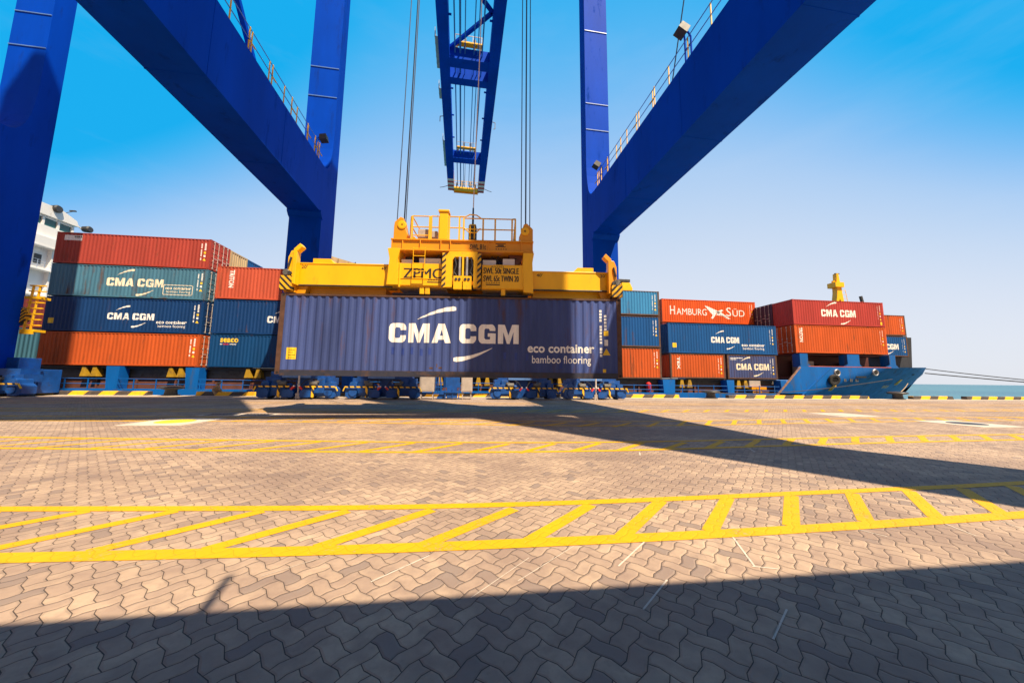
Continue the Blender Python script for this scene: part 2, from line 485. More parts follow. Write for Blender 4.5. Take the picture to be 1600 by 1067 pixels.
lane([(-8.3,7.14),(-5.27,6.85),(-2.2,6.4),(.7,6.11),(4.1,6.3),(8.3,6.74),(13.1,6.89),(25,7.3)],
     [(-9.7,8.34),(-6.1,7.94),(-2.6,7.46),(.8,7.07),(4.55,7.05),(9.3,7.53),(14.5,7.62),(25,8.0)], -22, 26, .13, -21, .95, .85, .13, 'yellow_lane_marking')
lane([(-12,11.2),(-3.8,10.8),(1.2,9.7),(4.7,9.3),(9,9.9),(13.2,10.4),(21,10.6),(40,11.2)],
     [(-12,12.4),(-3.8,11.9),(1.2,10.6),(4.7,10.3),(9,10.9),(13.2,11.4),(21,11.6),(40,12.3)], -26, 38, .13, -26, 1.0, .9, .13, 'yellow_lane_marking')
lane([(-30,14.6),(0,13.6),(40,14.6)], [(-30,15.7),(0,14.6),(40,15.6)], -40, 50, .13, -39, 1.0, .9, .13, 'yellow_lane_marking')
lane([(-30,18.0),(50,18.0)], [(-30,19.0),(50,19.0)], -60, 60, .14, 0, 1.2, .9, .13, 'yellow_lane_marking', False)
# thin chalk setting-out lines left beside the lane marking
mb = MB()
for x, y, dx, dy, w in [(-2.35,2.72,.55,.30,.005),(-1.35,2.55,.5,.36,.005),(-.62,2.42,.33,.3,.012),(.02,2.2,.42,.42,.005),(.32,2.34,.5,.42,.005),
                        (1.0,2.0,.3,.26,.011),(1.05,2.45,.4,.36,.011),(2.02,2.36,.20,.46,.014),(2.0,2.36,.16,-.05,.012),(3.55,2.68,-.1,.16,.01),(4.35,2.62,.1,.3,.012),(5.0,2.72,.12,.24,.008),
                        (2.95,5.85,.12,.25,.02),(5.3,6.0,.14,.3,.02),(1.55,1.72,.28,.2,.01)]:
    strip(mb, [(x, y), (x + dx, y + dy)], w, .0028)
struct(mb.build('chalk_line', M_['chalk']))

def kerb(x0, x1, label):
    b = MB()
    b.prism([(25.06,.0),(25.10,.24),(25.14,.27),(25.42,.27),(25.46,.24),(25.46,.0)], 'x', x0, x1)
    o = b.build('quay_kerb', M_['kerb'])
    return tag(o, label, 'kerb', 'striped kerb along the quay edge')
kerb(-60, -21.2, 'yellow and black striped kerb under the orange container, left of the first bollard')
kerb(-18.3, 16.0, 'yellow and black striped kerb behind the crane wheels, between two dark bollards')
kerb(20.2, 32.9, 'yellow and black striped kerb in front of the blue ship bow')
kerb(37.2, 41.2, 'short yellow and black striped kerb right of the bow bollard')
kerb(42.6, 150, 'yellow and black striped kerb running off to the open sea on the right')

def bollard(x, label, rope=False):
    t = thing('bollard', label, 'bollard', (x, 25.0, 0), 0, 'mooring bollards on the quay')
    MB().lathe([(.46,.0),(.46,.05),(.34,.08),(.30,.34),(.33,.42)], (0,0,0), 18).build('base', M_['dark'], t, True)
    MB().lathe([(.34,.40),(.62,.46),(.66,.52),(.62,.58),(.40,.64),(.05,.66)], (0,0,0), 18).build('cap', M_['dark'], t, True)
    return t
bollard(-19.75, 'dark mushroom bollard below the dark blue and orange stack, left of the crane wheels')
bollard(18.6, 'dark mushroom bollard in front of the lower orange container right of the crane')
bollard(35.55, 'dark mushroom bollard under the point of the blue ship bow')

bollard(72.2, 'dark mushroom bollard farthest along the quay, holding the two bow ropes')

def manhole(x, y, label, cover, sx=1.35, sy=1.6):
    t = thing('manhole', label, 'manhole', (x, y, 0), 0, 'access covers set in the paving')
    MB().box(-sx/2, sx/2, -sy/2, sy/2, -.05, .008).build('slab', M_['conc'], t)
    MB().lathe([(.44,.0),(.44,.016),(.40,.022),(.02,.022)], (0,0,0), 28).build('cover', cover, t)
manhole(-8.4, 10.9, 'pale square slab with a round yellow cover, left of the container shadow', M_['tag_y'], 1.6, 1.7)
manhole(16.4, 9.75, 'pale square slab with a dark round cover, beside the yellow lane at far right', M_['dark'], 1.7, 1.7)
manhole(15.2, 12.6, 'pale square slab with a small dark cover, farther out toward the ship bow', M_['conc'], 1.7, 1.4)
t = thing('drain_grate', 'two dark rectangular grates in one pale frame in the container shadow', 'grate', (-7.9, 12.8, 0), 0)
b = MB(); b.box(-1.15,1.15,-.32,.32,-.05,.008); b.build('frame', M_['conc'], t)
for sx in (-1, 1):
    b = MB(); b.box(sx*.55-.45, sx*.55+.45, -.20, .20, -.04, .014)
    for k in range(8): b.box(sx*.55-.42+k*.11, sx*.55-.38+k*.11, -.18, .18, .013, .02)
    b.build('grate', M_['dark'], t)
# crane rails
b = MB()
for y in (22.62,):
    b.box(-150, 150, y-.04, y+.04, 0, .03)
    b.box(-150, 150, y-.28, y+.28, -.05, .005, 1)
struct(b.build('crane_rail', [M_['steel'], M_['conc']]))

# ------------------------------------------------------------------ lettering
FONT = {}
def font_polys(txt, bold=0.0, italic=0.0):
    key = (txt, bold)
    if key in FONT: return FONT[key]
    cu = bpy.data.curves.new('t', 'FONT'); cu.body = txt; cu.size = 1.0; cu.offset = bold; cu.resolution_u = 3
    o = bpy.data.objects.new('t', cu); C.objects.link(o)
    dg = bpy.context.evaluated_depsgraph_get(); dg.update()
    me = bpy.data.meshes.new_from_object(o.evaluated_get(dg))
    vs = [(v.co.x, v.co.y) for v in me.vertices]; fs = [tuple(p.vertices) for p in me.polygons]
    bpy.data.objects.remove(o); bpy.data.curves.remove(cu); bpy.data.meshes.remove(me)
    FONT[key] = (vs, fs)
    return vs, fs
def fit(vs, x0, x1, z0, z1, rot=False):
    if rot: vs = [(y, -x) for x, y in vs]
    ax, bx = min(v[0] for v in vs), max(v[0] for v in vs); az, bz = min(v[1] for v in vs), max(v[1] for v in vs)
    return [(x0 + (v[0] - ax) / (bx - ax) * (x1 - x0), z0 + (v[1] - az) / (bz - az) * (z1 - z0)) for v in vs]
GL = {
 'C': (.95, [[(.95,.64),(.95,.80),(.89,.92),(.78,1),(.18,1),(.06,.92),(0,.8),(0,.2),(.06,.08),(.18,0),(.78,0),(.89,.08),(.95,.2),(.95,.37),(.63,.37),(.63,.29),(.57,.22),(.39,.22),(.33,.29),(.33,.71),(.39,.78),(.57,.78),(.63,.71),(.63,.64)]]),
 'G': (.97, [[(.95,.66),(.95,.80),(.89,.92),(.78,1),(.18,1),(.06,.92),(0,.8),(0,.2),(.06,.08),(.18,0),(.97,0),(.97,.54),(.52,.54),(.52,.36),(.65,.36),(.65,.22),(.39,.22),(.33,.29),(.33,.71),(.39,.78),(.57,.78),(.63,.71),(.63,.66)]]),
 'M': (1.18, [[(0,0),(0,1),(.38,1),(.59,.44),(.80,1),(1.18,1),(1.18,0),(.88,0),(.88,.62),(.67,0),(.51,0),(.30,.62),(.30,0)]]),
 'A': (1.08, [[(0,0),(.36,1),(.72,1),(1.08,0),(.75,0),(.70,.17),(.38,.17),(.33,0)], [(.45,.38),(.63,.38),(.54,.70)]]),
}
def block_polys(txt):
    vs, fs, x = [], [], 0
    for ch in txt:
        if ch == ' ': x += .34; continue
        w, loops = GL[ch]
        o = len(vs)
        flat = [p for lp in loops for p in lp]
        vs += [(x + p[0], p[1]) for p in flat]
        fs += [tuple(i + o for i in t) for t in tessellate_polygon([[Vector((p[0], p[1], 0)) for p in lp] for lp in loops])]
        x += w + .13
    return vs, fs
def arc_polys(pts):
    """tapered brush stroke: pts = (x, z, width)"""
    vs, fs = [], []
    for i, (x, z, w) in enumerate(pts):
        a = pts[max(i-1, 0)]; c = pts[min(i+1, len(pts)-1)]
        d = Vector((c[0]-a[0], c[1]-a[1])).normalized()
        vs += [(x - d.y*w/2, z + d.x*w/2), (x + d.y*w/2, z - d.x*w/2)]
    for i in range(len(pts)-1): fs.append((2*i, 2*i+1, 2*i+3, 2*i+2))
    return vs, fs
def swoosh(cx, cz, w, up=True):
    """the thin-to-blunt arc above / below the name; w = its width"""
    s = 1 if up else -1
    n = 14; pts = []
    for i in range(n + 1):
        t = i / n
        x = cx + s * (-w/2 + w * t); z = cz + s * (w * .36 * math.sin(t * PI * .5) - w * .18)
        pts.append((x, z, w * (.012 + .135 * t ** .8) if i < n else w * .10))
    return arc_polys(pts)
def rect_polys(x0, x1, z0, z1): return [(x0,z0),(x1,z0),(x1,z1),(x0,z1)], [(0,1,2,3)]
def tri_polys(cx, z0, s): return [(cx-s/2,z0),(cx+s/2,z0),(cx,z0+s*.9)], [(0,1,2)]

PITCH = .278
def prof_points(x0, x1):
    out, x = [], x0
    seq = [(.072, 0, 0), (.068, 0, 1), (.070, 1, 1), (.068, 1, 0)]
    n = max(1, int((x1 - x0 - .072) / PITCH)); sc = (x1 - x0 - .072) / (n * PITCH)
    out.append((x0, 0.0))
    for k in range(n):
        bx = x0 + k * PITCH * sc + 0.0
        out += [(bx + .072*sc, 0.0), (bx + .140*sc, 1.0), (bx + .210*sc, 1.0), (bx + .278*sc, 0.0)]
    out.append((x1, 0.0))
    return out
DEP = .034
def prof_y(pp, x):
    for a, c in zip(pp[:-1], pp[1:]):
        if x <= c[0] + 1e-9:
            t = 0 if c[0] - a[0] < 1e-9 else max(0, min(1, (x - a[0]) / (c[0] - a[0])))
            return a[1] + (c[1] - a[1]) * t
    return 0.0
def decal(name, polys, mats, parent, pp=None, y0=.012, gap=.004):
    """flat paint marks laid on a (corrugated) side at y0; polys = list of (vs, fs, mat index)"""
    bm = bmesh.new()
    for vs, fs, mi in polys:
        vv = [bm.verts.new((x, 0, z)) for x, z in vs]
        for f in fs:
            try:
                fc = bm.faces.new([vv[i] for i in f]); fc.material_index = mi
            except ValueError: pass
    if pp:
        xs = [v.co.x for v in bm.verts]; lo, hi = min(xs), max(xs)
        for px, _ in pp:
            if lo < px < hi:
                bmesh.ops.bisect_plane(bm, geom=bm.verts[:] + bm.edges[:] + bm.faces[:], plane_co=(px, 0, 0), plane_no=(1, 0, 0))
        for v in bm.verts: v.co.y = y0 + DEP * prof_y(pp, v.co.x) - gap
    else:
        for v in bm.verts: v.co.y = y0 - gap
    for f in bm.faces:
        f.normal_update()
        if f.normal.y > 0: f.normal_flip()
    me = bpy.data.meshes.new(name); bm.to_mesh(me); bm.free()
    for mt in mats: me.materials.append(mt)
    o = bpy.data.objects.new(name, me); C.objects.link(o); o.parent = parent
    return o

# ------------------------------------------------------------------ shipping containers
CONT = {}
def cpaint(name, col, amt=.18, var=.17):
    k = 'container ' + name
    if k not in CONT:
        CONT[k] = paint(k, tuple(q * .86 for q in col), .5, .34 if name == 'main' else var, .8, (.10, .045, .022), amt, (1, 1, .16), 1.7, spec=.25, bump=.12)
    return CONT[k]
RUST = paint('rusty frame', (.095, .045, .028), .6, .35, 3, (.07, .03, .02), .5, None, 4)
COLS = {'red': (.42,.060,.042), 'orange': (.60,.105,.022), 'hs': (.72,.095,.016), 'navy': (.005,.046,.17), 'main': (.060,.094,.28),
        'teal': (.07,.20,.30), 'blue': (.008,.09,.30), 'sky': (.045,.25,.52), 'maroon': (.17,.032,.03), 'bowred': (.44,.052,.045),
        'beige': (.62,.46,.25), 'darkpurple': (.055,.04,.075), 'greyblue': (.065,.085,.22), 'triton': (.58,.10,.05), 'bluewhale': (.004,.060,.19), 'darkgrey': (.05,.055,.07)}
def corr_panel(mb, pp, y0, z0, z1, sgn=1, mi=0):
    vs, fs = [], []
    for x, d in pp:
        vs += [(x, y0 + sgn * DEP * d, z0), (x, y0 + sgn * DEP * d, z1)]
    for i in range(len(pp) - 1): fs.append((2*i, 2*i+2, 2*i+3, 2*i+1))
    mb.add(vs, fs, mi)
def corr_end(mb, yy0, yy1, x0, z0, z1, sgn, mi=0):
    pp = prof_points(yy0, yy1); vs, fs = [], []
    for y, d in pp: vs += [(x0 + sgn * DEP * d, y, z0), (x0 + sgn * DEP * d, y, z1)]
    for i in range(len(pp) - 1): fs.append((2*i, 2*i+2, 2*i+3, 2*i+1))
    mb.add(vs, fs, mi)
def door_mesh(mb, x, W, H, sgn):
    """doors at an end; sgn=+1 when they face +x"""
    for k in range(2):
        y0 = .10 + k * (W - .2) / 2 + .01; y1 = y0 + (W - .2) / 2 - .02
        mb.box(min(x - sgn*.05, x - sgn*.01), max(x - sgn*.05, x - sgn*.01), y0, y1, .17, H - .12, 0)
        for q in range(5):
            z = .3 + q * (H - .6) / 5
            mb.box(min(x - sgn*.012, x + sgn*.012), max(x - sgn*.012, x + sgn*.012), y0 + .08, y1 - .08, z, z + (H - .6) / 5 * .55, 0)
        for f in (.26, .74):
            yy = y0 + (y1 - y0) * f
            mb.tube((x + sgn*.045, yy, .10), (x + sgn*.045, yy, H - .06), .022, None, 6, 1)
            for zz in (.16, .8, 1.5, H - .2): mb.box(min(x, x + sgn*.07), max(x, x + sgn*.07), yy - .06, yy + .06, zz, zz + .07, 1)
            mb.box(min(x + sgn*.04, x + sgn*.075), max(x + sgn*.04, x + sgn*.075), yy - .03, yy + .36, 1.05 + .12 * (f > .5), 1.1 + .12 * (f > .5), 1)
def container(label, x, y, z, L, H, col, W=2.35, frame=None, doors='right', marks=(), rz=0, amt=.18, tick=True, group='containers stacked on the ship', toprail=None):
    t = thing('shipping_container', label, 'container', (x, y, z), rz, group)
    mp = cpaint(col, COLS[col], amt)
    fm = frame or mp
    pp = prof_points(.165, L - .165)
    sh = MB()
    corr_panel(sh, pp, .012, .15, H - .06)
    corr_panel(sh, pp, W - .012, .15, H - .06, -1)
    sh.box(.05, L - .05, .03, W - .03, H - .055, H - .03)
    sh.box(.05, L - .05, .05, W - .05, .10, .155)
    for e, sg in ((0, 1), (L, -1)):
        if (doors == 'right' and e) or (doors == 'left' and not e): continue
        corr_end(sh, .13, W - .13, e + sg*.012, .15, H - .06, sg)
    sh.build('body', mp, t)
    fr = MB()
    for px in (0, L - .165):
        for py in (0, W - .16): fr.box(px, px + .165, py, py + .16, .118, H - .118, 0)
    for py in (.0, W - .07):
        fr.box(.178, L - .178, py, py + .07, .035, .155, 0)
        fr.box(.178, L - .178, py + .002, py + .06, H - .075, H - .012, 0)
    for px in (0, L - .10):
        fr.box(px, px + .10, .16, W - .16, .02, .16, 0); fr.box(px, px + .10, .16, W - .16, H - .12, H - .01, 0)
    cc = fr
    for px in (-.003, L - .175):
        for py in (-.003, W - .159):
            for pz in (0, H - .118):
                cc.box(px, px + .178, py, py + .162, pz, pz + .118, 0)
    for px in (.086, L - .086):
        for pz in (.059, H - .059): cc.lathe([(.042, 0), (.042, .002)], (px, -.006, pz), 10, 1, 'y')
    fr.build('frame', [fm, M_['void']], t)
    if doors != 'none':
        dm = MB(); door_mesh(dm, L - .01 if doors == 'right' else .01, W, H, 1 if doors == 'right' else -1)
        dm.build('door', [mp, M_['rod']], t)
    mats = [M_['letter'], M_['cream'], M_['tag_y'], M_['blacktext'], M_['red']]
    if marks: decal('lettering', marks, mats, t, pp)
    if tick:
        cm = code_marks(L, H)
        decal('serial_code', [q for q in cm if q[2] == 0], mats, t, pp)
        decal('warning_sticker', [q for q in cm if q[2] == 2], mats, t, pp)
    return t
def code_marks(L, H, s=1.0):
    """the small serial code, size code and warning stickers at the right-hand end of a side"""
    out = []
    rr = random.Random(int(L * 1000 + H * 100))
    z = H - .42
    for k in range(14):
        h = .05 + .03 * rr.random(); 
        if k not in (4, 11): out.append((*rect_polys(L - .74, L - .67, z - h, z), 0))
        z -= .105
    z = H - .36
    for k in range(6):
        h = .07; out.append((*rect_polys(L - .47, L - .38 + .02 * rr.random(), z - h, z), 0)); z -= .11
    out.append((*rect_polys(L - .50, L - .36, H - 1.30, H - 1.12), 2))
    out.append((*rect_polys(L - .50, L - .37, H - 1.58, H - 1.42), 0))
    out.append((*tri_polys(L - .43, H - 1.92, .24), 2))
    return out
def name_marks(x0, x1, z0, z1, mat=0, sw=True):
    vs, fs = block_polys('CMA CGM'); out = [(fit(vs, x0, x1, z0, z1), fs, mat)]
    if sw:
        w = (x1 - x0) * .30; cx = (x0 + x1) / 2; h = z1 - z0
        v, f = swoosh(cx - (x1-x0)*.185, z1 + h * .72, w, True); out.append((v, f, mat))
        v, f = swoosh(cx + (x1-x0)*.185, z0 - h * .72, w, False); out.append((v, f, mat))
    return out
def text_marks(txt, x0, x1, z0, z1, mat=0, bold=0.0, rot=False):
    vs, fs = font_polys(txt, bold); return [(fit(vs, x0, x1, z0, z1, rot), fs, mat)]
def eco_marks(x0, x1, z0, mat=0, box=False, h=.26):
    o = text_marks('eco container', x0, x1, z0 + h*1.45, z0 + h*2.55, mat, .022) + text_marks('bamboo flooring', x0 + .06*(x1-x0), x1 - .03*(x1-x0), z0, z0 + h*1.15, mat, .004)
    if box:
        a, c, e, f = x0 - .14, x1 + .14, z0 - .13, z0 + h*2.55 + .16
        for r in ((a,c,e,e+.05),(a,c,f-.05,f),(a,a+.05,e,f),(c-.05,c,e,f)): o.append((*rect_polys(*r), mat))
    return o

# the container hanging in the spreader
MAIN = (-6.82, 12.62, 1.40); MAINROT = math.atan2(-1.0, 12.1)
mm = name_marks(4.07, 8.66, 1.22, 2.06, 1)
mm = [(*block_polys('CMA CGM'), 0)]
vs, fs = block_polys('CMA CGM'); mm = [(fit(vs, 3.84, 8.44, 1.16, 1.85), fs, 0)]
mm += [(*arc_polys([(4.82+1.36*t, 2.0 + .40*math.sin(t*PI/2), .012+.17*t**.8 if t < 1 else .11) for t in [i/14 for i in range(15)]]), 0)]
mm += [(*arc_polys([(7.50-1.36*t, 1.0 - .42*math.sin(t*PI/2), .012+.17*t**.8 if t < 1 else .11) for t in [i/14 for i in range(15)]]), 0)]
mm += text_marks('eco container', 8.76, 11.16, .86, 1.17, 0, .026) + text_marks('bamboo flooring', 8.92, 11.04, .40, .76, 0, .006)
mm += [(*rect_polys(.32, .66, .52, .93), 2)]
for zz, w in ((.83,.2),(.74,.16),(.65,.22),(.56,.2)): mm.append((*rect_polys(.40, .40 + w, zz, zz + .03), 3))
mm += [(*rect_polys(5.55, 5.58, .30, .42), 4), (*rect_polys(5.30, 5.42, .24, .30), 4), (*rect_polys(5.62, 5.74, .25, .31), 4)]
for k, (xx, zz) in enumerate([(3.95,.75),(4.3,.72),(4.62,.75),(4.95,.7),(5.25,.74),(9.9,.3),(7.9,.62),(8.3,.6),(8.7,.58)]):
    mm.append((*rect_polys(xx, xx + .10, zz, zz + .24), 5))
def main_container():
    t = container('large grey blue container hanging under the yellow spreader in the middle', *MAIN, 12.16, 2.86, 'main', 2.44, RUST, 'none', [], MAINROT, .30, False, None)
    pp = prof_points(.165, 12.16 - .165)
    scuff = paint('blue touch-up patch', (.02, .05, .26), .5, .2)
    L, H = 12.16, 2.86
    x, z = L - .80, H - .42
    ticks = []
    rr = random.Random(3)
    for k in range(15):
        if k not in (4, 11): ticks.append((*rect_polys(x, x + .085, z - .075 - .02*rr.random(), z), 0))
        z -= .115
    ticks += [(*rect_polys(L - .62, L - .54, H - .68 - .12*k, H - .60 - .12*k), 0) for k in range(5)]
    ticks += [(*rect_polys(L - .64, L - .48, H - 1.36, H - 1.18), 2), (*rect_polys(L - .62, L - .50, H - 1.72, H - 1.5), 0), (*tri_polys(L - .56, H - 2.06, .27), 2), (*rect_polys(L - .70, L - .58, .12 + .06, .30), 2)]
    decal('lettering', mm + ticks, [M_['letter'], M_['cream'], M_['tag_y'], M_['blacktext'], RUST, scuff], t, pp)
    b = MB(); b.box(.17, L - .17, -.012, .0, -.02, .15); b.box(.17, L - .17, -.02, .10, -.045, -.018)
    b.build('bottom_rail', paint('grey bottom rail', (.028, .032, .055), .5, .3, 2, (.1, .05, .03), .4), t)
    return t
main_container()

SY = 31.0
tri = text_marks('TRITON', .42, .72, 1.05, 2.35, 0, .03, True)
# left stack
XL = -34.42
container('plain orange container at the bottom of the left stack', XL, SY, 2.05, 11.66, 2.70, 'orange', amt=.25)
container('dark blue container second from the bottom of the left stack', XL, SY, 4.80, 11.66, 2.83, 'navy',
          marks=name_marks(4.5, 7.95, 1.05, 1.60) + eco_marks(8.15, 10.45, .42, h=.25) + [(*rect_polys(.30,.72,.62,1.05), 2)])
container('faded teal container with a framed text, third from bottom in the left stack', XL, SY, 7.68, 11.66, 2.68, 'teal',
          marks=name_marks(4.1, 8.35, .98, 1.66, 1) + eco_marks(8.5, 10.5, .50, 1, True, .23), amt=.35)
container('plain red container topmost in the left stack, a pale sticker at its upper corner', XL, SY, 10.40, 11.66, 2.65, 'red',
          marks=[(*rect_polys(.55, 1.85, 1.98, 2.42), 0), (*rect_polys(1.25, 1.8, 2.22, 2.36), 1)], amt=.2)
# rows behind the left stack
for k, z in enumerate((2.05, 4.8, 7.6)):
    container('maroon containers stacked in the second row behind the left stack', XL, SY + 2.45, z, 11.66, 2.7, 'maroon', tick=False)
    container('dark blue containers stacked in the third row behind the left stack', XL, SY + 4.9, z, 11.66, 2.7, 'navy', tick=False)
container('beige container end showing behind the red one on the left stack', XL, SY + 2.45, 10.40, 11.66, 2.62, 'beige', doors='left', tick=False, amt=.3)
container('blue container end showing behind the beige one', XL, SY + 4.9, 10.40, 11.66, 2.6, 'blue', doors='left', tick=False)
# second stack
XT = -22.02
container('dark blue container with a yellow name on it, lowest beside the left stack', XT, SY, 2.05, 11.66, 2.78, 'bluewhale', doors='none', tick=False,
          marks=text_marks('seaco', .80, 2.20, 2.10, 2.46, 2, .03) + text_marks('an', .80, .98, 1.90, 1.99, 0, .02) + text_marks('HNA', 1.05, 1.45, 1.88, 2.02, 4, .03) + text_marks('company', 1.5, 2.05, 1.87, 1.99, 0, .02))
container('blue container above the one with the yellow name, partly behind the hanging container', XT, SY, 4.87, 11.66, 2.95, 'navy', doors='none', tick=False,
          marks=name_marks(4.3, 7.9, 1.05, 1.62))
container('rust red container on top of the second stack from the left', XT, SY, 7.88, 11.66, 2.85, 'triton', doors='none', tick=False,
          marks=text_marks('TRITON', .95, 1.38, 1.0, 2.55, 0, .03, True), amt=.3)
# stack of short containers right of the hanging one
XS, LS = 12.25, 5.85
og = RUST
container('short orange container at the bottom, right beside the hanging container', XS, SY, 1.50, LS, 2.98, 'orange', frame=RUST, amt=.3)
container('short dark blue container in the middle, right beside the hanging container', XS, SY, 4.53, LS, 3.05, 'blue', frame=RUST, amt=.3)
container('short light blue container on top, right beside the hanging container', XS, SY, 7.65, LS, 2.46, 'sky', frame=RUST, amt=.35)
# next stack
container('short orange container under the long blue one, left of the short grey blue one', 19.0, SY, 1.58, 5.78, 2.42, 'orange', frame=RUST, amt=.3, marks=text_marks('TEX', .72, 1.02, .9, 2.1, 0, .03, True))
container('short grey blue container under the long blue one', 25.02, SY, 1.58, 5.42, 2.42, 'greyblue', frame=RUST, amt=.32,
          marks=[(fit(block_polys('CMA CGM')[0], .95, 4.55, .92, 1.55), block_polys('CMA CGM')[1], 1)] + [(*swoosh(2.0, 1.98, 1.05, True), 1), (*swoosh(3.35, .52, 1.05, False), 1)] + [(*rect_polys(.35, 1.7, 2.06, 2.12), 0), (*rect_polys(.35, 1.0, 1.92, 1.98), 0)])
container('long blue container with a white name, second level right of the crane', 18.9, SY, 4.05, 11.7, 2.96, 'blue', doors='none', amt=.12,
          marks=name_marks(4.55, 7.55, 1.10, 1.70) + eco_marks(7.8, 10.35, .42, h=.26) + [(*rect_polys(.42,.84,.55,1.0), 2)])
hx, hy = 21.3, SY + 4.95
def hs_marks():
    o = text_marks('H', 1.85, 2.35, .92, 1.95, 0, .0) + text_marks('AMBURG', 2.50, 5.55, .92, 1.68, 0, .0)
    o += text_marks('S', 7.55, 8.05, .92, 1.95, 0, .0) + text_marks('ÜD', 8.2, 9.45, .92, 1.86, 0, .0)
    o += [([(5.35,2.08),(5.62,2.02),(7.0,1.35),(7.95,.62),(7.72,.58),(6.55,1.25),(6.15,.55),(5.95,.62),(6.15,1.0)], [(0,1,8),(1,2,5),(1,5,8),(2,3,4),(2,4,5),(5,6,8),(6,7,8)], 0)]
    o += [([(6.45,1.38),(7.1,1.68),(7.25,1.58),(6.75,1.15)], [(0,1,2,3)], 0), ([(5.98,.60),(6.5,1.02),(6.9,.98),(7.9,.66),(6.7,1.2)], [(0,1,4),(1,2,4),(2,3,4)], 0)]
    o = [([(.97 + (x - 1.85) * 1.228, z) for x, z in vs], fs, mi) for vs, fs, mi in o]
    return o
for z in (1.9, 4.95):
    container('red containers stacked right behind the long blue one with the white name', hx, hy, z, 11.7, 2.95, 'red', tick=False)
container('bright orange container with a white name and kite, top right of the crane', hx, hy, 8.0, 11.7, 2.72, 'hs', marks=hs_marks(), amt=.05)
# on the bow
XB = 32.72
container('orange container above the blue ship bow, under the red one', XB, SY, 4.32, 10.8, 2.90, 'orange', doors='left', frame=None, amt=.12,
          marks=text_marks('TRITON', .55, .95, 1.15, 2.65, 0, .03, True))
container('red container on top above the ship bow, with a white name', XB, SY, 7.26, 10.8, 2.66, 'bowred', doors='none', amt=.1,
          marks=name_marks(3.3, 7.4, .95, 1.70) + [(*rect_polys(10.28, 10.52, .22, .55), 2)])
for z in (4.32, 7.26):
    container('dark purple container showing its doors behind the red bow container' if z > 5 else 'dark maroon container end behind the orange bow container', XB, SY + 2.45, z, 10.8, 2.7, 'darkpurple' if z > 5 else 'maroon', doors='left', tick=False)
container('maroon container end farthest back in the bow stack', XB, SY + 4.9, 7.26, 10.8, 2.55, 'maroon', doors='left', tick=False)
container('plain container under the farthest maroon one in the bow stack', XB, SY + 4.9, 4.32, 10.8, 2.7, 'maroon', doors='left', tick=False)
container('short blue container nearest the ship tip, under the short orange one', 45.4, 34.5, 4.46, 5.85, 2.45, 'blue', frame=RUST, doors='none',
          marks=[(fit(block_polys('CMA CGM')[0], .9, 4.6, .85, 1.5), block_polys('CMA CGM')[1], 0)] + [(*swoosh(1.9, 1.95, 1.05, True), 0), (*swoosh(3.35, .5, 1.05, False), 0)])
container('short orange container nearest the ship tip, on top of the short blue one', 45.4, 34.5, 6.95, 5.85, 2.48, 'orange', frame=RUST, amt=.3)
# aft of the left stack
container('dark blue container partly behind the blue crane leg at far left', -47.9, 33.45, 2.04, 11.66, 3.18, 'darkgrey', doors='right', tick=False)
container('maroon container partly behind the blue crane leg at far left', -47.9, 33.45, 5.25, 11.66, 2.75, 'maroon', tick=False)
container('teal blue container low at the left edge beside the crane wheels', -48.7, SY, 2.4, 11.66, 2.7, 'teal', doors='none', marks=text_marks('TEX', 10.4, 10.75, .7, 2.1, 0, .03, True))

